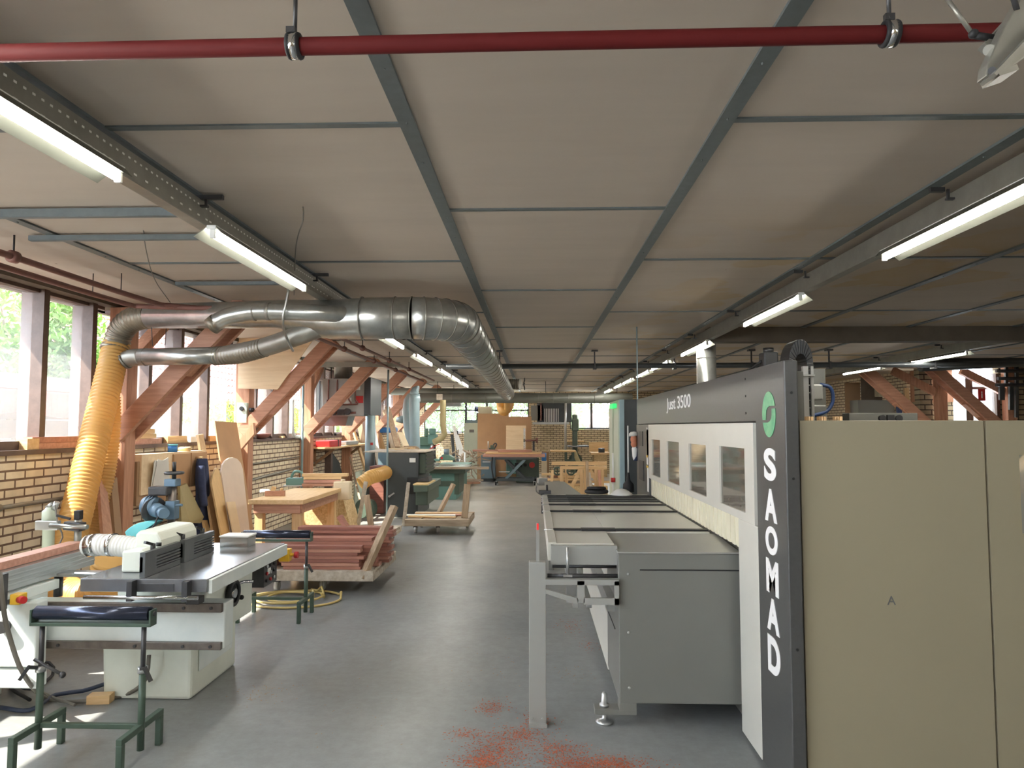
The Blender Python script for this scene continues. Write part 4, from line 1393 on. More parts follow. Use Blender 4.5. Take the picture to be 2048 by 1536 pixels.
# fence with slots
fe = MB()
for (ya, yb) in ((3.86, 4.25), (4.30, 4.70)):
    fe.bx(-2.155, -2.125, ya, yb, TZ + .002, TZ + .03)
    fe.bx(-2.155, -2.125, ya, yb, TZ + .112, TZ + .135)
    fe.bx(-2.155, -2.138, ya, yb, TZ + .03, TZ + .112)
    for k in range(5):
        fe.bx(-2.14, -2.125, ya + .12, yb, TZ + .034 + k * .017, TZ + .043 + k * .017)
    fe.bx(-2.155, -2.125, ya, ya + .12, TZ + .03, TZ + .112)
fo = part('fence', fe, 'mgrey2', sm)
K['fence_dark'] = M('fence_grey', (92, 96, 98), .4, .3, var=.05)
fo.data.materials[0] = K['fence_dark']
for y in (4.02, 4.36, 4.62):
    part('clamp_lever', MB().cyl((-2.17, y, .93), (-2.17, y, .985), .014).beam((-2.17, y, .98), (-2.19, y - .05, 1.0), .02, .014), 'black', fo)
hood = MB()
hood.prism([(-2.34, 4.0, .826), (-2.165, 4.0, .826), (-2.165, 4.0, .93), (-2.23, 4.0, .955), (-2.34, 4.0, .945)], (0, .60, 0))
part('dust_hood', hood, 'mwhite', sm, .012)
hood = MB().prism([(-2.335, 4.12, .945), (-2.17, 4.12, .935), (-2.175, 4.12, .99), (-2.20, 4.12, 1.035), (-2.31, 4.12, 1.04), (-2.335, 4.12, 1.02)], (0, .44, 0))
part('hood_cover', hood, 'mwhite', sm, .015)
part('hood_knob', MB().cyl((-2.19, 4.3, .955), (-2.19, 4.3, .975), .015).cyl((-2.19, 4.12, .955), (-2.19, 4.12, .975), .015), 'black', sm)
ho = part('clear_hose', ribbed([V((-2.34, 4.3, .90)), V((-2.48, 4.30, .92)), V((-2.64, 4.30, .93)), V((-2.74, 4.32, .92))], .062, .004, .02, 20), 'white', sm)
part('hose_clamp', MB().tube([(-2.585, 4.3, .93), (-2.56, 4.3, .93)], .07, 24).tube([(-2.72, 4.31, .922), (-2.66, 4.305, .93)], .069, 24), 'chrome', ho)
# power feeder on its column, standing on the table
pf = thing('power_feeder', 'blue grey power feeder motor on a column with handwheel, above the moulder', 'feeder', (-2.42, 4.78, TZ))
cx, cy = at(344, 1000, Y=4.78).x, 4.78
part('column', MB().cyl((cx, cy, TZ), (cx, cy, 1.27), .026).cyl((cx, cy, TZ), (cx, cy, TZ + .05), .06), 'rust_steel', pf)
part('column_head', MB().cbox((cx, cy, 1.27), .08, .08, .05), 'mblue', pf, .006)
w = part('height_wheel', MB().torus((cx + .01, cy, 1.335), (0, 0, 1), .055, .010).bx(cx - .045, cx + .065, cy - .01, cy + .01, 1.33, 1.34).bx(cx, cx + .02, cy - .05, cy + .05, 1.33, 1.34), 'steel', pf)
part('wheel_spindle', MB().cyl((cx + .01, cy, 1.29), (cx + .01, cy, 1.345), .014).cyl((cx + .01, cy, 1.345), (cx + .01, cy, 1.41), .012), 'black', w)
mp = at(318, 1012, Y=4.72)
mo = part('motor', MB().cyl(mp + V((-.10, .02, .0)), mp + V((-.01, 0, -.005)), .062, n=24), 'mblue', pf)
part('cooling_fins', MB().cyl(mp + V((-.085, .02, .0)), mp + V((-.08, .02, 0)), .068).cyl(mp + V((-.065, .02, .0)), mp + V((-.06, .02, 0)), .068).cyl(mp + V((-.045, .02, .0)), mp + V((-.04, .02, 0)), .068), 'mblue', mo)
part('junction_box', MB().cbox(mp + V((-.0, .02, .10)), .13, .10, .06), 'steel', mo, .01)
part('gearbox', MB().cyl(mp + V((-.03, 0, -.02)), mp + V((.06, -.08, -.03)), .05, .042).cyl(mp + V((.05, -.07, -.03)), mp + V((.10, -.12, -.035)), .034), 'mblue', mo, .0)
part('flange', MB().cyl(mp + V((-.035, .0, -.03)), mp + V((-.02, -.012, -.03)), .085), 'steel', mo)
part('cross_arm', MB().cyl((cx - .03, cy - .03, 1.12), (cx + .10, cy - .06, 1.125), .009).cbox((cx + .02, cy - .03, 1.09), .06, .07, .12), 'mblue', pf)
gd = at(282, 1058, Y=4.66)
wg = MB()
arc = [(math.cos(PI * .42 + k * PI * .40 / 8) * .19, math.sin(PI * .42 + k * PI * .40 / 8) * .15) for k in range(9)]
poly = [(gd.x + .075 + a, 4.62, gd.z - .095 + b) for a, b in arc] + [(gd.x - .07, 4.62, gd.z - .06), (gd.x + .03, 4.62, gd.z - .06), (gd.x + .05, 4.62, gd.z + .0)]
part('guard_wing', wg.prism(poly, (0, .10, 0)), 'cyan', pf, .004)
g2 = at(335, 1075, Y=4.70)
part('roller_housing', MB().prism([(g2.x - .17, 4.62, g2.z - .06), (g2.x - .14, 4.62, g2.z + .05), (g2.x - .02, 4.62, g2.z + .09), (g2.x + .12, 4.62, g2.z + .07), (g2.x + .15, 4.62, g2.z - .06)], (0, .16, 0)), 'black', pf, .01)
part('feeder_cable', MB().tube(spline([mp + V((.06, -.1, -.03)), mp + V((.03, -.12, -.12)), mp + V((-.06, -.1, -.2))], .02), .006, 6), 'black', pf)
# clear plastic box on the table
t = thing('plastic_box', 'clear plastic box with lid at the far end of the moulder table', 'box', (-2.08, 4.95, TZ))
b0, b1 = at(447, 1088, Y=4.93).x, at(505, 1088, Y=4.93).x
part('tub', MB().bx(b0 + .008, b1 - .008, 4.86, 5.0, TZ, TZ + .003).bx(b0 + .006, b0 + .009, 4.86, 5.0, TZ, TZ + .065).bx(b1 - .009, b1 - .006, 4.86, 5.0, TZ, TZ + .065).bx(b0 + .006, b1 - .006, 4.86, 4.863, TZ, TZ + .065).bx(b0 + .006, b1 - .006, 4.997, 5.0, TZ, TZ + .065), 'clear', t)
part('lid', MB().bx(b0, b1, 4.853, 5.007, TZ + .065, TZ + .077), 'white', t, .004)

# ------------------------------------------------------------------ roller stands
def make_stand():
    t = thing('roller_stand', 'green roller stand in the left foreground, before the moulder', 'stand', (0, 0, 0), group='roller stands')
    ro = part('roller', MB().cyl((-.29, 0, .715), (.29, 0, .715), .034, n=24), 'roller', t)
    part('roller_axle', MB().cyl((-.315, 0, .715), (.315, 0, .715), .012), 'steel', ro)
    part('roller_cradle', MB().bx(-.305, .305, -.03, .03, .655, .672).bx(-.308, -.298, -.03, .03, .655, .735).bx(.298, .308, -.03, .03, .655, .735), 'green_frame', t, .002)
    for s in (-1, 1):
        part('inner_tube', MB().cyl((s * .26, 0, .40), (s * .26, 0, .66), .012), 'steel', t)
        part('outer_tube', MB().cyl((s * .26, 0, .05), (s * .26, 0, .44), .017), 'green_frame', t)
        cl = part('tube_clamp', MB().cyl((s * .26, 0, .425), (s * .26, 0, .455), .024), 'alu', t)
        part('clamp_lever', MB().beam((s * .26, -.02, .45), (s * .26 + s * .035, -.04, .46), .014, .014).beam((s * .26 + s * .03, -.04, .465), (s * .26 + s * .07, -.05, .40), .016, .014), 'black', cl)
        f = MB().bx(s * .26 - .015, s * .26 + .015, -.19, .19, .15, .18)
        part('foot_bar', f, 'green_frame', t, .003)
        for y in (-.175, .175):
            part('foot', MB().bx(s * .26 - .015, s * .26 + .015, y - .015, y + .015, .0, .15), 'green_frame', t, .003)
    part('cross_bar', MB().bx(-.245, .245, -.012, .012, .153, .177), 'green_frame', t, .002)
    part('hand_screw', MB().cyl((-.26, -.05, .50), (-.12, -.05, .43), .008).ball((-.115, -.05, .427), .016), 'steel', t)
    return t


st = make_stand()
st.location = (-2.215, 3.56, 0)
OFF[st.name] = V(st.location)
dup(st, (-2.24, 6.18, 0), 0, 'second green roller stand, between the moulder table and the plank cart', 'roller stands')

# ------------------------------------------------------------------ sliding saw / edge machine at the left border
sw = thing('edge_machine', 'pale machine with long aluminium beam and white cabinet at the left edge', 'machine', (-2.95, 3.9, 0))
part('cabinet', MB().bx(-3.5, -2.80, 3.98, 4.07, .30, .66).bx(-3.5, -2.79, 3.99, 4.07, .18, .29), 'mwhite2', sw, .008)
part('cabinet_foot', MB().bx(-3.45, -3.3, 3.98, 4.4, 0, .18).bx(-3.5, -3.1, 4.07, 4.5, .18, .66), 'mwhite2', sw, .004)
part('cabinet_knob', MB().cyl((-2.98, 3.94, .53), (-2.98, 3.98, .53), .035, n=20), 'steel', sw)
bmm = MB().bx(-3.0, -2.88, 3.0, 4.62, .75, .86)
for z in (.775, .80, .825):
    bmm.bx(-2.882, -2.876, 3.0, 4.62, z, z + .012)
ab = part('aluminium_beam', bmm, 'alu', sw, .003)
part('wooden_strip', MB().bx(-3.03, -2.93, 3.0, 4.58, .862, .905), 'maho2', ab, .002)
part('lower_beam', MB().bx(-2.99, -2.86, 3.1, 4.25, .68, .735), 'mwhite2', sw, .004)
part('beam_bracket', MB().bx(-2.90, -2.84, 3.75, 3.80, .67, .86).cyl((-2.86, 3.7, .70), (-2.86, 3.85, .70), .012), 'steel', sw)
part('beam_leg', MB().cyl((-2.9, 4.3, .62), (-2.9, 4.3, .76), .025), 'steel', sw)
e0 = at(37, 1197, Y=3.78)
part('emergency_box', MB().cbox(e0, .055, .06, .055), 'yellow', sw, .004)
part('emergency_button', MB().cyl(e0 + V((.02, -.02, 0)), e0 + V((.055, -.035, 0)), .019), 'red', sw)
part('cross_plate', MB().bx(-2.95, -2.55, 4.25, 4.36, .745, .765).cyl((-2.75, 4.22, .77), (-2.45, 4.22, .77), .012), 'alu', sw, .004)
p = at(156, 1060, Y=4.62)
cl = part('clamp_column', MB().cyl((p.x, 4.62, .76), (p.x, 4.62, 1.04), .022).cyl((p.x, 4.62, .76), (p.x, 4.62, .80), .055, .03), 'galv_dull', sw)
part('column_top', MB().bx(p.x - .02, p.x + .02, 4.6, 4.64, 1.04, 1.10), 'black', cl, .003)
part('clamp_block', MB().cbox((p.x - .01, 4.6, 1.0), .11, .07, .055, 0, 0, .1), 'steel', cl, .004)
part('clamp_arm', MB().cyl((p.x - .16, 4.58, 1.005), (p.x + .10, 4.56, 1.0), .016), 'galv', cl)
part('clamp_lever', MB().beam((p.x - .10, 4.55, 1.075), (p.x - .02, 4.57, 1.05), .016, .014), 'black', cl)
q = at(97, 1070, Y=4.66)
cyl = part('air_cylinder', MB().lathe((q.x, 4.66, .80), [(.036, 0), (.036, .21), (.043, .21), (.043, .29), (.03, .30), (.02, .315)], n=20), 'sage', sw)
part('cylinder_band', MB().bx(q.x - .06, q.x + .09, 4.61, 4.65, .97, 1.03), 'alu', cyl, .003)
part('valve', MB().cyl((q.x - .02, 4.66, 1.11), (q.x + .02, 4.66, 1.14), .012).cyl((q.x + .03, 4.66, 1.10), (q.x + .05, 4.66, 1.15), .018), 'alu', cyl)
part('air_tube', MB().tube(spline([(q.x + .05, 4.64, 1.13), (q.x + .10, 4.6, 1.02), (q.x + .15, 4.58, .93), (q.x + .12, 4.56, .86)], .03), .005, 6), 'cable', cyl)
for i, (pts, m, r, lab) in enumerate([
        ([at(0, 1145, Y=3.75), at(6, 1210, Y=3.75), at(18, 1270, Y=3.8), at(48, 1350, Y=3.85), at(95, 1398, Z=.02), at(170, 1402, Z=.02), at(250, 1390, Z=.02), at(290, 1360, Y=4.2), at(298, 1310, Y=4.2)], 'cable', .012, 'thick grey cable looping from the left machine along the floor to the pedestal'),
        ([at(0, 1160, Y=3.8), at(10, 1240, Y=3.8), at(38, 1330, Y=3.85), at(85, 1385, Z=.05), at(150, 1410, Z=.02)], 'cable', .009, 'thinner grey cable hanging beside the thick one'),
        ([at(0, 1415, Z=.02), at(60, 1420, Z=.02), at(110, 1390, Z=.02), at(165, 1382, Z=.02), at(218, 1365, Z=.03)], 'bluecable', .013, 'dark blue cable on the floor under the moulder beam'),
        ([at(20, 1360, Z=.02), at(60, 1378, Z=.02), at(105, 1350, Z=.02), at(98, 1325, Y=4.7), at(45, 1335, Z=.03), at(20, 1372, Z=.02), at(60, 1400, Z=.02)], 'rubber', .010, 'black cable coiled on the floor beside the white cabinet')]):
    solo('floor_cable', MB().tube(spline(pts, .05), r, 8), m, lab, 'cable', 'cables on the floor')
b0 = at(201, 1405, Z=0)
solo('wood_offcut', MB().cbox((b0.x, b0.y, .026), .13, .07, .05, .12), 'pine', 'small pine offcut lying on the floor behind the front roller stand', 'block')

# ------------------------------------------------------------------ against the left brick wall
XW = XL + .02
t = thing('wall_cupboard', 'low plywood wall cupboard with two doors and papers under the first windows', 'cupboard', (-4.0, 7.7, .95))
part('carcass', MB().bx(XW, -3.93, 7.02, 8.40, .96, 1.37), 'ply', t, .004)
part('door', MB().bx(-3.93, -3.91, 7.62, 8.00, .97, 1.35), 'mdf', t, .003)
part('door', MB().bx(-3.93, -3.91, 8.02, 8.40, .97, 1.35), 'mdf', t, .003)
part('back_board', MB().bx(XW, -3.95, 6.98, 7.55, .86, 1.30), 'mdf_dark', t, .003)
t = thing('paper_sheaf', 'sheaf of white papers pinned to the left end of the plywood cupboard', 'paper', (-3.9, 7.2, 1.1))
for k, (dy, rx) in enumerate([(0, .05), (.03, .18), (-.02, -.10), (.06, .30), (.01, -.2)]):
    part('sheet', MB().cbox((-3.90 + .004 * k, 7.30 + dy, 1.16), .002, .24, .27, 0, rx, .06), 'paper', t)
t = thing('work_jacket', 'dark blue work jacket hanging from the cupboard', 'jacket', (-3.86, 8.15, .4))
jm = MB()
cols = 14
prof = [(1.28, .05), (1.2, .09), (1.05, .12), (.9, .13), (.7, .14), (.5, .16), (.36, .17)]
vs, fs = [], []
for z, w in prof:
    for k in range(cols):
        a = 2 * PI * k / cols
        rr = 1 + .18 * math.sin(3 * a + z * 6)
        vs.append((-3.84 + .055 * math.cos(a) * rr, 8.12 + w * math.sin(a) * rr + (1.28 - z) * .05, z))
for i in range(len(prof) - 1):
    for k in range(cols):
        fs.append((i * cols + k, (i + 1) * cols + k, (i + 1) * cols + (k + 1) % cols, i * cols + (k + 1) % cols))
jm.add(vs, fs, True)
part('jacket_body', jm, 'navy', t)
part('jacket_sleeve', MB().tube(spline([(-3.80, 8.0, 1.2), (-3.77, 7.98, 1.0), (-3.76, 8.02, .75)], .05), [.05] * 0 or .045, 10), 'navy', t)
part('hook', MB().cyl((-3.93, 8.12, 1.29), (-3.83, 8.12, 1.29), .012), 'pine', t)
solo('dust_apron', MB().prism([(-3.88, 7.65, 1.0), (-3.88, 7.80, 1.02), (-3.80, 8.06, .62), (-3.80, 7.98, .56), (-3.80, 7.72, .60), (-3.84, 7.62, .62)], (.03, 0, 0)), 'hose_pale', 'beige cloth apron hanging below the plywood cupboard', 'apron')


def leaning(name, q, X0, X1, th, m, label, cat='board', grp='boards leaning on the left wall', ztop=None):
    """q: photo outline, first the upper points then the lower ones; upper points lie at X0 (wall side), lower at X1"""
    ys = [y for x, y in q]
    pts = [at(x, y, X=X0 + (X1 - X0) * (y - min(ys)) / (max(ys) - min(ys))) for x, y in q]
    for p in pts:
        p.z = max(p.z, .003)
    return solo(name, MB().prism(pts, (th, 0, .0)), m, label, cat, grp)


leaning('leaning_board', [(427, 842), (471, 845), (512, 1130), (468, 1130)], -4.05, -3.55, .018, 'mdf', 'tall brown board leaning by the second post, highest of the leaning boards')
leaning('leaning_board', [(440, 944), (442, 930), (448, 921), (456, 916), (464, 915), (472, 918), (479, 926), (483, 938), (503, 1135), (467, 1135)], -3.80, -3.46, .018, 'pink_board', 'whitish leaning board with rounded top before the tall brown one', ztop=5)
leaning('leaning_board', [(420, 966), (423, 948), (427, 939), (431, 935), (434, 939), (439, 955), (480, 1135), (452, 1135)], -3.79, -3.45, .02, 'yel_board', 'yellowish leaning board with pointed round top, left of the whitish one', ztop=4)
leaning('leaning_board', [(452, 1004), (468, 1003), (492, 1135), (478, 1135)], -3.60, -3.41, .015, 'cream_board', 'short cream leaning board in front of the whitish one')
leaning('leaning_board', [(392, 870), (402, 868), (446, 1120), (430, 1120)], -4.05, -3.6, .03, 'pine_z', 'narrow pine board leaning between cupboard and leaning panels')
leaning('leaning_board', [(402, 1040), (410, 1040), (432, 1130), (424, 1130)], -3.8, -3.6, .03, 'yel_board', 'short thin batten leaning left of the yellowish board')
leaning('leaning_board', [(192, 960), (206, 958), (222, 1095), (202, 1098)], -4.0, -3.75, .03, 'stain', 'brown board leaning behind the yellow hoses')
leaning('leaning_board', [(215, 955), (228, 955), (240, 1090), (226, 1092)], -4.0, -3.80, .03, 'mdf_dark', 'dull board leaning beside the first timber post')
# blocks, boxes and jars on the sill
def sill(px, py, w, d, h, m, label, rot=0., cat='block', z=None, grp='blocks on the window sill', name='timber_block'):
    p = at(px, py, X=XL - .04)
    z0 = 1.46 if z is None else z
    solo(name, MB().cbox((XL - .02, p.y, z0 + h / 2), d, w, h, rot), m, label, cat, grp)


sill(100, 893, .62, .09, .05, 'maho2', 'long brown batten on the sill between the first two mullions, lower')
sill(100, 880, .60, .08, .05, 'maho', 'long brown batten on the sill between the first two mullions, upper', z=1.512)
sill(50, 893, .14, .10, .09, 'pine', 'pale end block on the sill beside the brown battens')
sill(285, 893, .52, .10, .06, 'maho2', 'lowest block of the stack on the sill right of the first post')
sill(282, 877, .36, .10, .05, 'pine_y', 'middle block of the stack on the sill right of the first post', z=1.522)
sill(280, 864, .34, .10, .05, 'pine_y', 'topmost block of the stack on the sill right of the first post', z=1.574)
sill(347, 884, .45, .06, .08, 'pine_y', 'pale flat block on the sill under the second window bay')
sill(375, 888, .16, .12, .07, 'white', 'small white box on the sill near the tall brown board', cat='box', name='small_box')
sill(420, 885, .30, .09, .07, 'pine_y', 'pale block on the sill behind the tall brown board')
sill(560, 876, .10, .10, .03, 'pine_y', 'small flat block on the sill before the third post')
sill(700, 868, .5, .10, .05, 'stain', 'dark block on the sill under the hanging heater')
sill(672, 867, .4, .09, .05, 'steel', 'dark steel part on the sill beside the third post')
p = at(520, 878, X=XL - .02)
solo('wooden_bowl', MB().lathe((XL - .02, p.y, 1.46), [(.05, 0), (.12, .03), (.16, .06), (.165, .075), (.14, .08), (.02, .095)], n=22), 'maho3', 'dark turned bowl on the sill beside the plywood panel', 'bowl')
t = thing('glue_jar', 'blue plastic jar standing on the plywood cupboard', 'jar', (-3.99, 7.75, 1.37))
j = at(345, 903, X=-3.99)
part('jar', MB().cyl((-3.99, j.y, 1.37), (-3.99, j.y, 1.44), .05), 'blue', t)
part('lid', MB().cyl((-3.99, j.y, 1.44), (-3.99, j.y, 1.455), .053), 'cyan', t)
solo('tape_roll', MB().torus((-3.99, j.y + .28, 1.395), (0, 0, 1), .05, .024), 'yel_board', 'pale tape roll lying on the plywood cupboard beside the blue jar', 'tape')
solo('sill_pipe', MB().tube([(XL + .03, 4.9, 1.02), (XL + .03, 6.7, 1.02)], .018, 10).cyl((XL + .03, 5.35, 1.02), (XL + .03, 5.42, 1.02), .028).tube(spline([(XL + .03, 5.3, 1.02), (XL + .06, 5.28, .9), (XL + .06, 5.22, .7), (XL + .1, 5.15, .5)], .05), .012, 8), 'galv_dull', 'dusty compressed air pipe with tap on the brick wall at left', 'pipe')
solo('wall_pipe', MB().tube([(XL + .04, 9.95, .86), (XL + .04, 13.6, .98)], .02, 10).tube([(XL + .04, 9.95, 1.10), (XL + .04, 12.4, 1.12)], .012, 8), 'galv_dull', 'grey conduit along the bricks above the workbench', 'pipe')
# plywood panel screwed to the second brace, a wooden block on its foot, switch box
a = [at(476, 668, Y=9.65), at(634, 668, Y=9.65), at(555, 779, Y=9.65), at(476, 777, Y=9.65)]
solo('plywood_panel', MB().prism(a, (0, .018, 0)), 'ply', 'birch plywood panel fixed across the second knee brace', 'panel')
t = thing('switch_box', 'pale switch box with black knob on the second timber post', 'switch', at(487, 825, Y=9.7))
p = at(487, 826, Y=9.74)
part('housing', MB().bx(p.x - .07, p.x + .07, 9.68, 9.74, p.z - .14, p.z + .14), 'sage', t, .006)
part('rotary_knob', MB().cyl((p.x, 9.66, p.z + .06), (p.x, 9.68, p.z + .06), .03).cyl((p.x + .10, 9.70, p.z + .04), (p.x + .16, 9.70, p.z + .04), .03), 'black', t)
for (q0, q1, q2, q3, lab) in (((480, 858), (500, 850), (512, 872), (482, 900), 'loose timber offcut leaning at the foot of the second post'),):
    solo('timber_offcut', MB().prism([at(x, y, Y=9.6) for x, y in ((476, 884), (506, 846), (508, 868), (482, 898))], (0, .08, 0)), 'stain', lab, 'block')
solo('sill_cable', MB().tube(spline([at(585, 800, X=XL + .08), at(586, 865, X=XL + .08), at(600, 874, X=XL + .08), at(612, 876, X=XL + .08)], .05), .03, 8), 'white', 'white cable conduit bending along the sill by the third post', 'cable')
for k, (pa, pb, lab) in enumerate([((582, 770), (506, 858), 'left one of two thin wires slanting down to the second post'), ((586, 772), (512, 860), 'right one of two thin wires slanting down to the second post')]):
    solo('slack_wire', MB().tube(spline([at(*pa, Y=10.6), at((pa[0] + pb[0]) / 2 + 4, (pa[1] + pb[1]) / 2 + 5, Y=10.3), at(*pb, Y=9.9)], .05), .007, 6), 'cable', lab, 'wire')

# ------------------------------------------------------------------ workbench
wb = thing('workbench', 'solid wooden workbench along the brick wall, sunlit on top', 'bench', (-2.95, 8.5, 0))
bx0, bx1, by0, by1, bz_ = -3.13, -2.52, 7.72, 9.25, .85
part('bench_top', MB().bx(bx0, bx1, by0, by1, bz_ - .05, bz_), 'pine_y', wb, .004)
part('bench_apron', MB().bx(bx0 + .05, bx1 - .04, by0 + .03, by0 + .07, bz_ - .15, bz_ - .05).bx(bx1 - .07, bx1 - .03, by0 + .05, by1 - .05, bz_ - .15, bz_ - .05), 'stain_x', wb, .003)
for x in (bx0 + .1, bx1 - .09):
    for y in (by0 + .1, by1 - .1):
        part('leg', MB().bx(x - .045, x + .045, y - .045, y + .045, 0, bz_ - .05), 'pine_z', wb, .003)
part('lower_shelf', MB().bx(bx0 + .1, bx1 - .1, by0 + .1, by1 - .1, .22, .25), 'mdf_dark', wb)
t = thing('portable_planer', 'green electric planer on the workbench against the wall', 'planer', (-3.3, 9.0, bz_))
p = at(600, 972, Z=bz_)
part('planer_body', MB().cbox((p.x - .05, p.y, bz_ + .06), .26, .12, .10, .2), 'mteal', t, .015)
part('planer_sole', MB().cbox((p.x - .05, p.y, bz_ + .008), .32, .11, .016, .2), 'alu', t)
part('planer_handle', MB().tube(spline([(p.x - .12, p.y, bz_ + .11), (p.x - .08, p.y, bz_ + .19), (p.x + .02, p.y, bz_ + .18), (p.x + .05, p.y, bz_ + .10)], .03), .018, 8), 'mteal', t)
t = thing('hand_plane', 'wooden hand plane on the front of the workbench', 'plane', (-2.9, 7.95, bz_))
p = at(550, 992, Z=bz_)
part('plane_stock', MB().cbox((p.x, p.y, bz_ + .03), .22, .065, .06, .25), 'stain_x', t, .005)
part('plane_handle', MB().cbox((p.x - .02, p.y, bz_ + .08), .05, .05, .06, .25, 0, .3).ball((p.x + .07, p.y + .02, bz_ + .075), .02), 'pine', t, .005)
p = at(520, 987, Z=bz_)
solo('glue_bottle', MB().lathe((p.x, p.y, bz_ + .025), [(.022, 0), (.025, .02), (.025, .10), (.008, .13), (.005, .16)], (1, .2, 0), 12), 'white', 'small white bottle lying on the workbench left of the hand plane', 'bottle')
for k, (dz, L, dx, m, lab) in enumerate([(0, .56, 0, 'stain_x', 'bottom'), (.045, .54, .01, 'maho2', 'second'), (.09, .50, -.01, 'pine', 'third'), (.13, .60, .02, 'pine', 'topmost')]):
    p = at(648, 972, Z=bz_)
    solo('timber_batten', MB().cbox((p.x + dx, p.y, bz_ + .02 + dz), L, .12, .038, .1), m, '%s batten of the sunlit stack at the far end of the workbench' % lab, 'batten', 'battens on the workbench')
# boards leaning at the end of the bench
solo('leaning_osb', MB().prism([at(672, 992, Y=9.6), at(683, 988, Y=9.6), at(706, 1072, Y=9.5), at(676, 1072, Y=9.5)], (0, .5, 0)), 'osb', 'chipped strand board leaning at the end of the workbench', 'board')
solo('leaning_osb', MB().bx(-3.2, -2.6, 9.35, 9.38, .2, .82), 'osb', 'strand board standing upright below the far end of the workbench', 'board')
p = at(712, 975, Y=9.6)
solo('plastic_canister', MB().cbox((at(685, 985, Y=9.45).x, 9.46, .80), .22, .14, .24).cyl((at(685, 985, Y=9.45).x, 9.46, .92), (at(685, 985, Y=9.45).x, 9.46, .95), .03), 'cream_board', 'cream canister standing behind the far end of the workbench', 'canister', bev=.02)
# wall shelf with red box
ws = thing('wall_shelf', 'narrow wall shelf on brackets beyond the workbench', 'shelf', (-3.9, 13.6, 1.2))
s0, s1 = at(636, 916, X=-3.95), at(722, 908, X=-3.95)
part('shelf_board', MB().bx(XW, -3.72, s0.y, s1.y, 1.24, 1.27), 'pine_y', ws)
for f in (.12, .75):
    y = s0.y + (s1.y - s0.y) * f
    part('shelf_bracket', MB().bx(XW, -3.76, y - .02, y + .02, 1.20, 1.24).beam((XW + .02, y, .95), (-3.80, y, 1.2), .04, .05, side=(0, 1, 0)).bx(XW, XW + .04, y - .02, y + .02, .9, 1.24), 'mdf_dark', ws)
y = at(658, 905, X=-3.9).y
t = thing('tool_case', 'red tool case lying on the wall shelf', 'case', (-3.9, y, 1.27))
part('case_body', MB().bx(-4.02, -3.76, y - .45, y + .35, 1.27, 1.39), 'red', t, .012)
part('case_strap', MB().bx(-4.025, -3.755, y + .12, y + .16, 1.268, 1.395), 'black', t)
solo('paint_tray', MB().cbox((-3.88, y + 1.25, 1.31), .22, 1.0, .08), 'alu', 'grey tray lying on the wall shelf right of the red case', 'tray', bev=.015)
solo('jigsaw_blade', MB().prism([at(x, yy, X=-4.10) for x, yy in ((656, 925), (664, 908), (676, 925), (681, 945), (682, 962), (657, 962))], (.03, 0, 0)), 'black', 'black curved saw blade guard hanging under the wall shelf', 'guard')
solo('leaning_rod', MB().beam(at(700, 915, Y=14.2), at(721, 1005, Y=12.6), .03, .03), 'grey_wood_z', 'thin rod leaning on the wall below the shelf end', 'rod')
solo('leaning_batten', MB().bx(-4.02, -3.9, 13.55, 13.68, 0, 1.4), 'mullion', 'dark upright timber below the wall shelf', 'batten')
solo('leaning_board', MB().prism([at(708, 945, X=-3.9), at(722, 940, X=-3.9), at(722, 1000, X=-3.7), at(707, 1010, X=-3.7)], (.03, 0, 0)), 'sage', 'pale green board leaning below the wall shelf beside the blue duct', 'board', 'boards leaning on the left wall')

# ------------------------------------------------------------------ timber carts and planks
def cart(label, x0, x1, y0, y1, zt, th, m, posts, wheels):
    t = thing('timber_cart', label, 'cart', ((x0 + x1) / 2, (y0 + y1) / 2, 0), group='low timber carts')
    part('front_beam', MB().bx(x0, x1, y0, y0 + .11, zt - th, zt), m, t, .006)
    part('rear_beam', MB().bx(x0, x1, y1 - .11, y1, zt - th, zt), m, t, .006)
    for k in range(4):
        x = x0 + (x1 - x0) * (k + .5) / 4
        w = (x1 - x0) / 4 - .04
        part('deck_board', MB().bx(x - w / 2, x + w / 2, y0 + .11, y1 - .11, zt - .035, zt - .005), m, t, .003)
    part('end_beam', MB().bx(x1 - .10, x1 + .002, y0 + .11, y1 - .11, zt - th, zt - .036), m, t, .004)
    for (x, y) in wheels:
        wl = part('caster', MB().cyl((x - .02, y, .05), (x + .02, y, .05), .05, n=20), 'white', t)
        part('caster_fork', MB().bx(x - .03, x + .03, y - .03, y + .03, .085, zt - th + .001), 'steel', wl)
    for a, b, w, mm in posts:
        part('stake', MB().beam(a, b, w, .05), mm, t, .004)
    return t


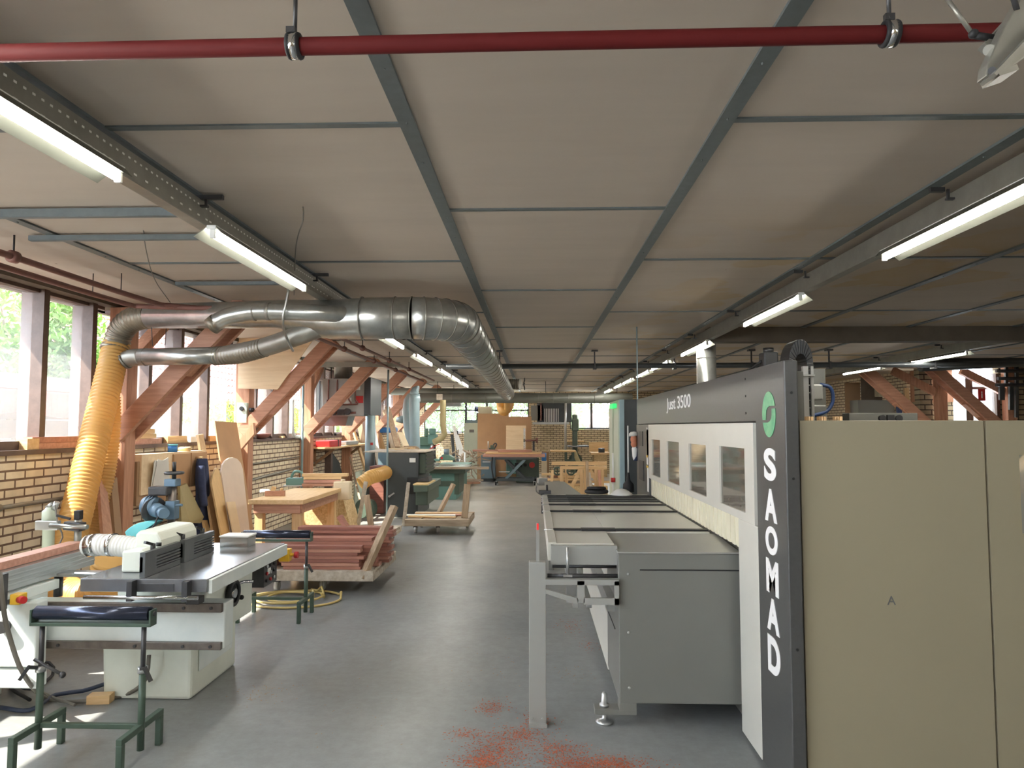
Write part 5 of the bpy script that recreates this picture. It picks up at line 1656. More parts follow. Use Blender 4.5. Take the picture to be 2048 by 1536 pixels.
cart('paint splashed timber cart loaded with mahogany planks', -2.72, -1.58, 7.0, 8.15, .235, .10, 'paint_wood',
     [(at(724, 1158, Y=7.03), at(789, 1012, Y=7.3), .085, 'grey_wood_z'), (at(752, 1120, Y=7.8), at(762, 1070, Y=7.9), .09, 'grey_wood_z')],
     [(-2.15, 7.25), (-1.75, 7.9), (-2.6, 7.9), (-2.6, 7.2)])
cart('empty whitish timber cart with stakes behind the mahogany planks', -2.75, -1.90, 8.7, 10.2, .24, .08, 'paint_wood',
     [(at(745, 1070, Y=8.9), at(733, 990, Y=8.95), .07, 'grey_wood_z'), (at(716, 1052, Y=9.9), at(732, 963, Y=9.95), .05, 'paint_wood')],
     [(-2.0, 9.0), (-2.6, 9.0), (-2.0, 10.0), (-2.6, 10.0)])
cart('low brown timber cart with two leaning stakes in the middle of the aisle', -1.98, -1.0, 10.85, 11.9, .235, .10, 'grey_wood',
     [(at(875, 1032, Y=11.75), at(907, 968, Y=11.9), .10, 'grey_wood_z'), (at(929, 1036, Y=11.1), at(935, 968, Y=11.15), .10, 'grey_wood_z'), (at(807, 1052, Y=11.0), at(817, 965, Y=11.0), .05, 'paint_wood')],
     [(-1.5, 11.1), (-1.1, 11.7), (-1.85, 11.7), (-1.85, 11.1)])
for k, (dx, dy, L, m) in enumerate([(0, 0, .75, 'pine'), (-.05, .12, .8, 'white'), (.1, .25, .7, 'maho2'), (.05, .4, .75, 'pine')]):
    solo('loose_board', MB().cbox((-1.60 + dx, 11.12 + dy, .246 + .01 * (k % 2)), L, .10, .02, .08 * k - .1), m, ('pale board on the empty aisle cart, nearest its front', 'white board on the empty aisle cart', 'reddish board on the empty aisle cart', 'pale board on the empty aisle cart, farthest back')[k], 'board', 'loose boards on the aisle cart')
random.seed(11)
PZ = .237
WH = {0: 'front', 1: 'middle', 2: 'rear'}
stacks = [(0, -2.49, -1.72, 7.06, 7.16, 7, .033), (1, -2.60, -1.62, 7.22, 7.36, 8, .036), (2, -2.58, -1.50, 7.44, 7.60, 11, .033)]
for s, x0, x1, y0, y1, nn, th in stacks:
    for k in range(nn):
        sh = random.uniform(-.025, .025)
        lo, hi = x0 + sh, x1 + sh + random.uniform(-.02, .02)
        if s == 2 and k > 7:
            lo += .12
        mid = lo + (hi - lo) * random.choice((.45, .55, .5, .0))
        oz = PZ + k * th
        nm = 'bottom' if k == 0 else 'top' if k == nn - 1 else '%s from the bottom' % ['', 'second', 'third', 'fourth', 'fifth', 'sixth', 'seventh', 'eighth', 'ninth', 'tenth'][k]
        solo('mahogany_plank', MB().bx(lo, hi, y0 + random.uniform(-.012, .012), y1, oz, oz + th - .002), random.choice(('maho', 'maho', 'maho2', 'maho3')), 'reddish plank in the %s stack on the cart, %s' % (WH[s], nm), 'plank', 'mahogany planks on the front cart', bev=.002)
for k in range(4):
    oz = PZ + k * .03
    solo('mahogany_plank', MB().bx(-2.70, -2.62, 7.10 + .0, 8.0 - .1 * k, oz, oz + .028), ('maho2', 'maho')[k % 2], 'reddish plank lying lengthwise at the left end of the cart, %s' % ('bottom', 'second', 'third', 'top')[k], 'plank', 'lengthwise planks on the cart')
solo('loose_stake', MB().beam(at(708, 1078, Y=7.5), at(679, 1032, Y=7.55), .06, .045), 'maho', 'reddish stake leaning on the rear plank stack', 'stake')
# yellow air hose coil on the floor
cc = at(575, 1195, Z=.02)
pts = []
for k in range(90):
    a = k / 90 * 2 * PI * 3.2
    r = .26 + .10 * math.sin(a * .37)
    pts.append((cc.x + .10 * math.sin(a * .21) + math.cos(a) * r * 1.25, cc.y + math.sin(a) * r, .012 + .01 * (k // 30) + (.05 if k % 29 == 0 else .0)))
solo('air_hose', MB().tube(pts, .011, 8), 'coil', 'yellow air hose coiled on the floor around the second roller stand', 'hose')
# rust red sawdust strewn on the floor before the big machine
random.seed(5)
mb = MB()
for (px, py, rx, ry, n, rr) in ((985, 1505, .17, .16, 1000, 0), (1040, 1470, .16, .10, 500, 0), (1120, 1500, .18, .08, 420, 0), (1190, 1528, .28, .07, 1300, 0), (985, 1415, .10, .10, 260, 0), (1075, 1440, .10, .10, 240, 0), (930, 1468, .10, .06, 160, 0), (1140, 1250, .12, .18, 150, 0), (1180, 1290, .10, .14, 60, 0), (960, 1525, .14, .06, 300, 0)):
    c = at(px, py, Z=0)
    for _ in range(n):
        x, y = random.gauss(c.x, rx * .5), random.gauss(c.y, ry * .6)
        a = random.uniform(0, 6.28)
        s = random.uniform(.003, .0085)
        ca, sa = math.cos(a) * s, math.sin(a) * s
        h = random.uniform(.0005, .002)
        mb.add([(x - ca, y - sa, .0006), (x + sa * .4, y - ca * .4, .0006), (x + ca, y + sa, .0006 + h), (x - sa * .5, y + ca * .5, .0008 + h)], [(0, 1, 2, 3)])
o = solo('sawdust', mb, 'chips', 'reddish sawdust strewn on the floor before the guard post', 'sawdust')
o['kind'] = 'stuff'
mb = MB()
for (px, py, rx, ry, n) in ((525, 1385, .18, .16, 130), (1145, 1345, .12, .12, 40), (1000, 1330, .4, .5, 60), (700, 1400, .5, .5, 70)):
    c = at(px, py, Z=0)
    for _ in range(n):
        x, y = random.gauss(c.x, rx * .5), random.gauss(c.y, ry * .6)
        a = random.uniform(0, 6.28)
        s = random.uniform(.003, .009)
        ca, sa = math.cos(a) * s, math.sin(a) * s
        mb.add([(x - ca, y - sa, .0006), (x + sa * .35, y - ca * .35, .0006), (x + ca, y + sa, .0025), (x - sa * .35, y + ca * .35, .002)], [(0, 1, 2, 3)])
o = solo('wood_shavings', mb, 'mdf_dark', 'dark wood shavings scattered over the aisle floor', 'shavings')
o['kind'] = 'stuff'

# ------------------------------------------------------------------ hanging heater and blue duct, left wall
ht = thing('unit_heater', 'big grey unit heater with pipework hanging from the ceiling at the left wall', 'heater', (-3.4, 13.2, 1.9))
hx0, hx1, hy0, hy1 = at(632, 780, Y=13.3).x, at(729, 780, Y=13.0).x, 13.0, 14.0
hz0, hz1 = at(700, 832, Y=13).z, at(700, 757, Y=13).z
part('heater_casing', MB().bx(hx0, hx1 - .35, hy0 + .3, hy1, hz0 + .08, hz1).prism([(hx0, hy0 + .3, hz0 + .08), (hx1 - .35, hy0 + .3, hz0 + .08), (hx1 - .45, hy0 + .4, hz0 - .18), (hx0 + .1, hy0 + .4, hz0 - .18)], (0, .5, 0)), 'mgrey2', ht, .01)
part('service_panel', MB().bx(hx1 - .78, hx1 - .0, hy0, hy0 + .3, hz0, hz1), 'mgrey', ht, .006)
part('grille_side', MB().bx(hx1, hx1 + .12, hy0 - .02, hy1 - .1, hz0 + .02, hz1 + .02), 'mdark2', ht, .004)
for k in range(9):
    x = hx0 + .06 + k * .09
    part('casing_rib', MB().bx(x, x + .02, hy0 + .285, hy0 + .3, hz0 + .1, hz1 - .03), 'steel', ht)
pp = MB()
for dx in (.12, .28, .5, .62):
    pp.tube(spline([(hx1 - .78 + dx, hy0 - .03, hz1 - .02), (hx1 - .78 + dx, hy0 - .03, hz0 + .3), (hx1 - .74 + dx, hy0 - .03, hz0 + .22), (hx1 - .60, hy0 - .03, hz0 + .21)], .05), .014, 8)
pp.tube(spline([(hx1 - .68, hy0 - .03, hz0 + .30), (hx1 - .68, hy0 - .03, hz0 + .08), (hx1 - .5, hy0 - .03, hz0 + .05), (hx1 - .15, hy0 - .03, hz0 + .06)], .05), .02, 8)
part('pipework', pp, 'brownpipe', ht)
part('gas_valve', MB().cyl((hx1 - .55, hy0 - .1, hz0 + .06), (hx1 - .55, hy0, hz0 + .06), .05).cyl((hx1 - .3, hy0 - .1, hz0 + .08), (hx1 - .3, hy0, hz0 + .08), .06).bx(hx1 - .48, hx1 - .36, hy0 - .08, hy0, hz0 + .02, hz0 + .12), 'steel', ht)
part('red_label', MB().bx(hx1 - .16, hx1 - .02, hy0 - .012, hy0 - .001, hz0 + .24, hz0 + .37), 'red', ht)
part('white_label', MB().bx(hx1 - .44, hx1 - .24, hy0 - .010, hy0 - .001, hz0 + .22, hz0 + .34).bx(hx1 - .2, hx1 - .08, hy0 - .012, hy0 - .001, hz0 + .48, hz0 + .58), 'white', ht)
fl = at(687, 728, Y=13.4)
part('flue_collar', MB().cyl((fl.x, 13.4, hz1 - .02), (fl.x, 13.4, fl.z + .25), .17, n=22), 'galv_dull', ht)
part('flue_bend', MB().cyl((fl.x - .0, 13.4, fl.z + .1), (fl.x + .05, 13.4, CZ - .01), .19, n=22), 'cream_board', ht)
part('suspension', MB().beam((hx0 + .2, 13.6, hz1), (hx0 + .2, 13.6, CZ - .01), .02, .02).beam((hx1 - .2, 13.6, hz1), (hx1 - .2, 13.6, CZ - .01), .02, .02), 'steel', ht)
p = at(736, 850, Y=14.0)
bd = thing('blue_duct', 'pale blue vertical duct standing below the hanging heater', 'duct', (p.x, 14.0, .6))
part('duct_pipe', MB().cyl((p.x, 14.2, .0), (p.x, 14.2, 2.3), .10, n=22), 'duct_blue', bd)
part('duct_mark', MB().bx(p.x + .03, p.x + .08, 14.09, 14.11, 1.28, 1.33), 'red', bd)
solo('cable_ladder', MB().bx(at(617, 730, Y=12.4).x, at(800, 730, Y=12.4).x, 12.38, 12.42, at(700, 734, Y=12.4).z, at(700, 724, Y=12.4).z), 'galv_dull', 'perforated cable ladder across the left aisle under the ceiling', 'cable tray')

# ------------------------------------------------------------------ dark planer machine in the middle left
dm = thing('thicknesser', 'tall charcoal thicknesser with wood scraps on its top', 'machine', (-2.4, 13.4, 0))
m0, m1 = at(774, 1000, Y=13).x, at(836, 1000, Y=13).x
zt = at(800, 905, Y=13).z
part('body', MB().bx(m0, m1, 13.0, 14.4, 0, zt), 'charcoal', dm, .012)
part('front_edge', MB().bx(m1 - .03, m1, 12.985, 13.0, .0, zt - .03), 'mdark2', dm)
part('nameplate', MB().bx(m1 - .16, m1 - .05, 12.985, 13.0, zt - .18, zt - .10), 'white', dm)
part('feed_opening', MB().bx(m1 - .20, m1 + .002, 12.98, 13.0, .42, .72), 'black', dm)
part('crank_handle', MB().beam((m0 + .05, 12.95, .38), (m0 + .14, 12.95, .44), .025, .025).cyl((m0 + .05, 12.95, .38), (m0 + .05, 13.0, .38), .02), 'alu', dm)
part('vent_grille', MB().bx(m1, m1 + .12, 13.1, 14.2, .78, zt - .02), 'mgreen_d', dm, .01)
for k in range(5):
    part('grille_slat', MB().bx(m1 + .12, m1 + .135, 13.1, 14.2, .82 + k * .07, .845 + k * .07), 'mdark2', dm)
lt = part('feed_bed', MB().bx(m1 + .0, m1 + .26, 12.5, 14.2, .50, .62), 'mgreen_d', dm, .01)
part('bed_box', MB().bx(m1 + .0, m1 + .22, 12.7, 14.2, .25, .50), 'mgreen_d', dm, .01)
part('bed_plate', MB().bx(m1 - .01, m1 + .25, 12.5, 13.5, .62, .64), 'yel_board', dm)
part('bed_guard', MB().prism([(m1 + .0, 12.9, .65), (m1 + .22, 12.9, .65), (m1 + .20, 12.9, .74), (m1 + .02, 12.9, .70)], (0, .4, 0)), 'steel', dm, .004)
part('top_plate', MB().bx(m0 - .45, m1 + .14, 13.0, 14.45, zt, zt + .018), 'paint_wood', dm)
random.seed(3)
for k in range(9):
    x = random.uniform(m0, m1 - .1)
    y = random.uniform(13.1, 13.9)
    solo('wood_scrap', MB().cbox((x, y, zt + .045 + .005 * k), random.uniform(.12, .3), random.uniform(.04, .1), .022, random.uniform(-1, 1), 0, random.uniform(-.02, .02)), ('pine', 'cream_board', 'grey_wood')[k % 3], 'small wood scrap lying in the heap on top of the charcoal thicknesser', 'scrap', 'wood scraps on the thicknesser')
solo('leaning_batten', MB().beam(at(795, 895, Y=13.2), at(775, 815, Y=14.6), .10, .05), 'grey_wood_z', 'dark slanting board standing on top of the charcoal thicknesser', 'batten')
solo('leaning_batten', MB().beam(at(812, 893, Y=13.9), at(800, 866, Y=14.2), .12, .04), 'cream_board', 'pale slanting offcut on top of the charcoal thicknesser', 'batten')
solo('slate_panel', MB().prism([at(756, 905, Y=14.8), at(775, 905, Y=14.8), V((at(775, 932, Y=14.8).x, 14.8, 0)), V((at(757, 932, Y=14.8).x, 14.8, 0))], (0, .04, 0)), 'slate', 'blue grey panel standing left of the charcoal thicknesser', 'panel')
solo('suction_hose', ribbed([at(722, 968, Y=12.2), at(740, 955, Y=12.3), at(757, 950, Y=12.5), at(772, 945, Y=12.9)], .12, .006, .04, 18), 'hose', 'short yellow suction hose entering the charcoal thicknesser from the left', 'hose', 'yellow suction hoses')
solo('storage_box', MB().bx(at(741, 980, Y=13.6).x, at(770, 980, Y=13.6).x, 13.5, 14.0, 0, at(750, 932, Y=13.6).z), 'maho3', 'brown wooden crate behind the short yellow hose', 'crate', bev=.01)
solo('green_motor', MB().cyl(at(722, 1018, Y=12.4), at(742, 1016, Y=12.6), .16, n=20), 'mgreen_d', 'dark green round motor on the floor left of the charcoal thicknesser', 'motor')
# ------------------------------------------------------------------ extraction pipes above it
for (pts, r, m, lab) in (
        ([at(829, 790, Y=15.4), at(829, 850, Y=15.4), at(830, 905, Y=15.4)], .115, 'duct_blue', 'straight vertical grey blue pipe rising from behind the thicknesser'),
        ([at(838, 792, Y=16.0), at(822, 797, Y=16), at(817, 812, Y=16), at(818, 850, Y=16), at(822, 875, Y=16), at(818, 900, Y=16)], .13, 'duct_blue', 'curved blue pipe with bend left of the straight pipe'),
        ([at(886, 800, Y=17.5), at(886, 850, Y=17.5), at(889, 868, Y=17.5), at(880, 878, Y=17.5), at(868, 884, Y=17.4)], .075, 'hose_pale', 'pale flexible pipe curving down to the green overhead arm'),
        ([at(836, 782, Y=15.4), at(832, 782, Y=15.4), at(829, 790, Y=15.4)], .115, 'duct_blue', 'short elbow on top of the straight vertical pipe')):
    solo('extraction_pipe', MB().tube(spline(pts, .08), r, 18), m, lab, 'pipe', 'extraction pipes by the green machines')
p = at(806, 840, Y=16.2)
solo('dust_filter', MB().lathe((p.x, 16.2, p.z - .08), [(.03, 0), (.16, .04), (.16, .13), (.04, .18)], n=18), 'duct_blue', 'pale blue round hood beside the curved blue pipe', 'hood')
a, b = at(873, 788, Y=18.0), at(884, 800, Y=18.0)
solo('junction_box', MB().bx(a.x, b.x, 18.0, 18.1, b.z, a.z), 'paint_wood', 'small pale junction box hung under the cross duct', 'box')

# ------------------------------------------------------------------ green machines
gs = thing('sliding_table_saw', 'green panel saw with long grey sliding table in the middle of the hall', 'saw', (-1.9, 16.6, 0))
y = 16.0
l, r_ = at(842, 940, Y=y).x, at(930, 940, Y=y).x
zt = at(880, 938, Y=y).z
part('saw_table', MB().bx(l, r_, y, y + 1.6, zt - .10, zt), 'mgreen_d', gs, .008)
part('table_top', MB().bx(l + .05, r_ + .02, y + .0, y + 1.6, zt, zt + .015), 'castiron', gs)
part('sliding_rail', MB().bx(r_ - .9, at(978, 940, Y=y).x, y - .1, y + .05, zt + .0, zt + .05), 'grey_wood', gs, .004)
part('saw_base', MB().bx(at(858, 960, Y=y).x, at(912, 960, Y=y).x, y + .1, y + 1.2, .0, zt - .1), 'mteal', gs, .01)
part('base_end', MB().bx(at(908, 960, Y=y).x, at(917, 960, Y=y).x, y + .08, y + 1.25, .12, zt - .1), 'mgreen_d', gs, .006)
part('base_band', MB().bx(at(857, 960, Y=y).x, at(913, 960, Y=y).x, y + .085, y + .1, .30, .42), 'mgreen_d', gs)
part('base_label', MB().bx(at(880, 960, Y=y).x, at(892, 960, Y=y).x, y + .085, y + .1, .44, .58), 'exit', gs) if False else None
part('fence_bar', MB().bx(l + .1, l + .2, y + .1, y + 1.5, zt + .015, zt + .07), 'alu', gs)
ov = thing('overhead_planer', 'green surface planer with rounded overhead guard behind the panel saw', 'machine', (-2.2, 18.3, 0))
y = 18.0
z = at(895, 924, Y=y).z
c = at(893, 921, Y=y)
part('planer_bed', MB().bx(at(870, 930, Y=y).x, at(934, 930, Y=y).x, y, y + 1.5, at(890, 934, Y=y).z, at(890, 930, Y=y).z), 'mteal', ov, .01)
part('planer_cabinet', MB().bx(at(872, 930, Y=y).x, at(925, 930, Y=y).x, y + .1, y + 1.2, 0, at(890, 934, Y=y).z), 'mteal', ov, .01)
part('overhead_guard', MB().prism([(c.x - .22, y, c.z - .0), (c.x + .20, y, c.z - .0), (c.x + .18, y, c.z + .07), (c.x + .05, y, c.z + .14), (c.x - .10, y, c.z + .15), (c.x - .18, y, c.z + .08)], (0, .35, 0)), 'mgreen', ov, .02)
part('guard_cap', MB().cyl((c.x - .02, y + .15, c.z + .12), (c.x - .02, y + .15, c.z + .28), .07), 'slate', ov)
part('guard_mark', MB().cyl((c.x - .12, y - .005, c.z + .06), (c.x - .12, y, c.z + .06), .03), 'red', ov)
dp = thing('drill_press', 'green drill press with quill and handles at the left wall', 'drill', (at(867, 900, Y=18.6).x, 18.6, 0))
p = at(867, 900, Y=18.6)
part('drill_column', MB().cyl((p.x, 18.7, 0), (p.x, 18.7, 1.6), .05), 'steel', dp)
part('drill_head', MB().cbox((p.x - .02, 18.6, 1.32), .22, .30, .26).cyl((p.x - .02, 18.5, 1.45), (p.x - .02, 18.5, 1.6), .09), 'mteal', dp, .02)
part('quill', MB().cyl((p.x - .02, 18.5, .95), (p.x - .02, 18.5, 1.2), .035), 'alu', dp)
part('feed_handle', MB().beam((p.x - .02, 18.45, 1.1), (p.x + .18, 18.45, 1.2), .02, .02).beam((p.x - .02, 18.45, 1.1), (p.x - .15, 18.45, 1.02), .02, .02), 'red', dp)
part('drill_table', MB().cbox((p.x - .02, 18.5, .78), .4, .4, .05).cbox((p.x, 18.7, .2), .5, .5, .4), 'mteal', dp, .01)
bs = thing('bench_grinder', 'red and grey bench grinder beside the drill press', 'grinder', (at(852, 905, Y=17.4).x, 17.4, 0))
p = at(852, 908, Y=17.4)
part('grinder_body', MB().cyl((p.x - .1, 17.4, p.z), (p.x + .1, 17.4, p.z), .07), 'mteal', bs)
part('grinding_wheel', MB().cyl((p.x - .16, 17.4, p.z), (p.x - .12, 17.4, p.z), .10), 'red', bs)
part('grinding_wheel', MB().cyl((p.x + .12, 17.4, p.z), (p.x + .16, 17.4, p.z), .10), 'steel', bs)
part('pedestal', MB().bx(p.x - .08, p.x + .08, 17.35, 17.45, 0, p.z - .06), 'mgreen_d', bs, .01)
gm = thing('green_cabinet_machine', 'teal mortiser cabinet left behind the panel saw', 'machine', (at(850, 930, Y=18.9).x, 19.2, 0))
p = at(845, 895, Y=19.2)
part('mortiser_cabinet', MB().bx(p.x - .2, p.x + .3, 19.2, 19.7, 0, 1.15), 'mteal', gm, .02)
part('mortiser_head', MB().cbox((p.x + .05, 19.3, 1.25), .3, .3, .24).cyl((p.x + .1, 19.2, 1.37), (p.x + .1, 19.2, 1.6), .06), 'mgreen', gm, .02)
# timber leaning against the far part of the left wall
random.seed(21)
NMS = ['pine_z', 'grey_wood_z', 'mullion', 'pine_z', 'white']
desc = ['pale', 'grey', 'dark', 'yellowish', 'white']
for k in range(16):
    x0 = XL + .12
    y = 15.75 + k * .42 + (k // 5) * .62
    h = random.uniform(1.45, 2.1)
    solo('stored_board', MB().beam((x0 + random.uniform(.35, .6), y, 0.01), (x0, y + random.uniform(-.25, .25), h), .12, .04), NMS[k % 5], '%s board leaning in the stock along the far left windows' % desc[k % 5], 'board', '%s stock boards at the far left' % desc[k % 5])
for (pts, m, lab) in (((904, 870, 909, 930), 'mdark2', 'left one of the dark steel bars leaning by the far left corner'), ((914, 862, 916, 930), 'mdark2', 'right one of the dark steel bars leaning by the far left corner'), ((908, 852, 922, 925), 'white', 'white rod leaning by the far left corner')):
    solo('leaning_bar', MB().beam(at(pts[0], pts[1], Y=22.5), at(pts[2], pts[3], Y=21.8), .09, .05), m, lab, 'bar')
solo('white_panel', MB().prism([at(912, 868, Y=22.2), at(917, 870, Y=22.2), at(929, 905, Y=22.0), at(929, 912, Y=22.0), at(918, 905, Y=22.0)], (0, .03, 0)), 'white', 'white plastic panel leaning beside the sage cabinet', 'panel')
solo('thin_post', MB().cyl((at(930, 934, Y=20.5).x, 20.5, 0), at(930, 905, Y=20.5), .03, n=8), 'white', 'thin white stand leg in front of the sage cabinet', 'post')
hl = thing('hanging_lamp', 'grey box lamp hanging below the cross duct at left', 'lamp', (at(906, 803, Y=20.5).x, 20.7, 2.3))
part('lamp_box', MB().bx(at(890, 803, Y=20.5).x, at(922, 803, Y=20.5).x, 20.5, 20.9, at(900, 813, Y=20.5).z, at(900, 803, Y=20.5).z), 'alu', hl, .03)
part('lamp_rod', MB().cyl((at(906, 803, Y=20.5).x, 20.7, at(900, 805, Y=20.5).z), (at(906, 803, Y=20.5).x, 20.7, CZ - .01), .008, n=8), 'steel', hl)
solo('blue_pack', MB().cbox(at(775, 860, Y=18.3), .5, .3, .14), 'blue', 'blue plastic wrapped pack on the sill by the far braces', 'pack', bev=.05)
# ------------------------------------------------------------------ far end: boards, cabinets, lift table
sg = thing('tall_locker', 'tall pale sage locker in front of the far wall', 'locker', (at(940, 900, Y=22.6).x, 22.8, 0))
a, b = at(928, 846, Y=22.5), at(958, 846, Y=22.5)
part('locker_body', MB().bx(a.x, b.x, 22.5, 23.1, .0, a.z), 'sage', sg, .01)
part('vent_mark', MB().bx(a.x + .17, a.x + .32, 22.494, 22.5, a.z - .30, a.z - .21), 'mgrey2', sg)
part('top_box', MB().bx(a.x + .05, b.x - .05, 22.6, 23.0, a.z, a.z + .10), 'slate', sg)
a, b = at(956, 813, Y=22.9), at(983, 826, Y=22.9)
fb = thing('filter_box', 'cream filter box with dark blue motor above the brown boards', 'box', (a.x, 22.9, 2.0))
part('box_body', MB().bx(a.x, b.x, 22.9, 23.5, 1.2, a.z), 'beige', fb, .01)
part('box_motor', MB().cyl((a.x - .12, 23.1, a.z - .08), (a.x, 23.1, a.z - .08), .08), 'navy', fb)
part('box_stand', MB().bx(a.x - .05, a.x, 22.95, 23.0, 0, 2.1), 'steel', fb)
for k, (x0, y0, x1, Y, m, lab) in enumerate([(955, 827, 1018, 22.2, 'mdf', 'largest brown hardboard sheet standing at the far end'), (1014, 833, 1063, 22.0, 'mdf', 'second brown sheet standing right of the largest one'), (1012, 851, 1052, 21.6, 'ply', 'small knotty plywood sheet before the brown sheets')]):
    a, b = at(x0, y0, Y=Y), at(x1, y0, Y=Y)
    solo('standing_sheet', MB().prism([(a.x, Y - .1, .0 if k < 2 else .735), (b.x, Y - .1, .0 if k < 2 else .735), (b.x, Y + .08, a.z), (a.x, Y + .08, a.z)], (0, .02, 0)), m, lab, 'board', 'sheets standing at the far end')
sl = thing('blue_cabinet', 'blue grey machine cabinet left behind the lift table', 'cabinet', (at(977, 930, Y=21.3).x, 21.3, 0))
a, b = at(962, 910, Y=21.3), at(990, 910, Y=21.3)
part('cabinet_body', MB().bx(a.x, b.x, 21.3, 21.9, .1, a.z), 'slate', sl, .01)
part('nameplate', MB().bx(a.x + .05, a.x + .28, 21.292, 21.3, a.z - .22, a.z - .19), 'white', sl)
part('plinth', MB().bx(a.x, b.x, 21.35, 21.9, 0, .1), 'mdark2', sl)
pl = thing('thickness_planer', 'dark green planer with red handwheel behind the lift table', 'machine', (at(1055, 935, Y=21.0).x, 21.2, 0))
a, b = at(1012, 915, Y=21.0), at(1078, 915, Y=21.0)
part('planer_body', MB().bx(a.x + .3, b.x, 21.0, 21.8, .0, a.z), 'mgreen_d', pl, .02)
part('planer_front', MB().bx(a.x, a.x + .3, 21.1, 21.6, .25, a.z - .02), 'mteal', pl, .02)
w = at(1064, 930, Y=20.98)
part('red_handwheel', MB().cyl((w.x, 20.95, w.z), (w.x, 21.0, w.z), .085).cyl((w.x, 20.93, w.z), (w.x, 20.95, w.z), .03), 'red', pl)
part('dial', MB().cyl((w.x - .2, 20.97, w.z), (w.x - .2, 21.0, w.z), .05).bx(w.x - .5, w.x - .3, 20.97, 21.0, w.z - .06, w.z + .06), 'black', pl)
lf = thing('lift_table', 'dark blue scissor lift table on casters in front of the far machines', 'lift table', (-.55, 20.2, 0))
xa, xb = at(987, 960, Y=20.1).x, at(1074, 960, Y=20.1).x
part('base_frame', MB().bx(xa, xb, 20.0, 20.1, .12, .19).bx(xa, xb, 20.7, 20.8, .12, .19).bx(xa, xa + .08, 20.0, 20.8, .12, .19).bx(xb - .08, xb, 20.0, 20.8, .12, .19), 'charcoal', lf, .004)
za = .72
for s, Y in ((1, 20.06), (-1, 20.1)):
    for yy in (Y, Y + .62):
        part('scissor_arm', MB().beam((-.55 - s * .26, yy, .18), (-.55 + s * .28, yy, za), .04, .07, side=(0, 1, 0)), 'slate' if s > 0 else 'charcoal', lf, .003)
part('top_frame', MB().bx(xa + .05, xb - .0, 20.0, 20.8, za, za + .07), 'charcoal', lf, .004)
for x in (xa + .07, xb - .07):
    for yy in (20.05, 20.75):
        c_ = part('caster', MB().cyl((x - .02, yy, .06), (x + .02, yy, .06), .06), 'rubber', lf)
        part('caster_fork', MB().bx(x - .035, x + .035, yy - .04, yy + .04, .09, .13), 'alu', c_)
part('push_bar', MB().tube(spline([(xa, 20.1, .19), (xa - .05, 20.1, .5), (xa - .03, 20.1, .80)], .05), .02, 8), 'mdark2', lf)
part('foot_pedal', MB().bx(-1.0, -.7, 19.98, 20.02, .37, .40), 'alu', lf)
for k, (x0, x1, z0, th, m, lab) in enumerate([(967, 1090, .79, .075, 'maho2', 'lowest board lying on the lift table, longest'), (972, 1083, .87, .05, 'pine', 'middle board lying on the lift table'), (996, 1064, .925, .06, 'maho2', 'upper board lying on the lift table')]):
    a, b = at(x0, 910, Y=20.3), at(x1, 910, Y=20.3)
    solo('table_board', MB().bx(a.x, b.x, 20.0 + .1 * k, 20.8 - .1 * k, z0, z0 + th), m, lab, 'board', 'boards on the lift table', bev=.004)
rt = thing('hand_router', 'dark old router standing on a board before the brown sheets', 'router', at(983, 896, Y=20.6))
p = at(983, 897, Y=20.6)
solo('support_board', MB().bx(at(944, 899, Y=20.7).x, at(1005, 899, Y=20.7).x, 20.85, 21.15, .92, .97), 'maho2', 'reddish board behind the lift table carrying the old router', 'board')
part('router_base', MB().cbox((p.x, 20.95, 1.0), .18, .16, .05).cbox((p.x + .0, 20.95, 1.05), .10, .12, .10), 'mgreen_d', rt, .01)
part('router_handle', MB().tube(spline([(p.x + .06, 20.95, 1.0), (p.x + .13, 20.95, 1.12), (p.x + .08, 20.95, 1.16), (p.x + .02, 20.95, 1.08)], .03), .02, 8), 'steel', rt)
part('router_rod', MB().cyl((p.x - .12, 20.95, .98), (p.x - .12, 20.95, 1.22), .015), 'alu', rt)
cl = thing('bar_clamp', 'dark bar clamp with round handle standing right of the plywood sheet', 'clamp', at(1060, 880, Y=21.2))
part('clamp_bar', MB().bx(at(1047, 880, Y=21.3).x, at(1051, 880, Y=21.3).x, 21.2, 21.24, .735, at(1050, 857, Y=21.3).z), 'chrome', cl)
a, b = at(1050, 881, Y=21.2), at(1072, 881, Y=21.2)
part('clamp_screw', MB().cyl(a, b, .03).cyl(b, b + V((.06, 0, 0)), .08), 'brownpipe', cl)
part('clamp_jaw', MB().cyl(a + V((-.04, 0, -.0)), a + V((-.01, 0, 0)), .05).bx(b.x - .1, b.x - .04, 21.18, 21.24, .94, b.z), 'steel', cl)
solo('storage_box', MB().bx(at(1084, 905, Y=21.6).x, at(1098, 905, Y=21.6).x, 21.6, 22.1, 0, at(1090, 903, Y=21.6).z), 'mdf_dark', 'narrow brown upright crate right of the green planer', 'crate')
solo('storage_box', MB().bx(at(1083, 950, Y=20.9).x, at(1094, 950, Y=20.9).x, 20.9, 21.3, .0, .64), 'cream_board', 'pale crate with dark hole on the floor right of the lift table', 'crate')
solo('blue_can', MB().cyl((at(1088, 912, Y=21.0).x, 21.0, .64), (at(1088, 912, Y=21.0).x, 21.0, .87), .07), 'blue', 'blue can on the pale crate right of the lift table', 'can')
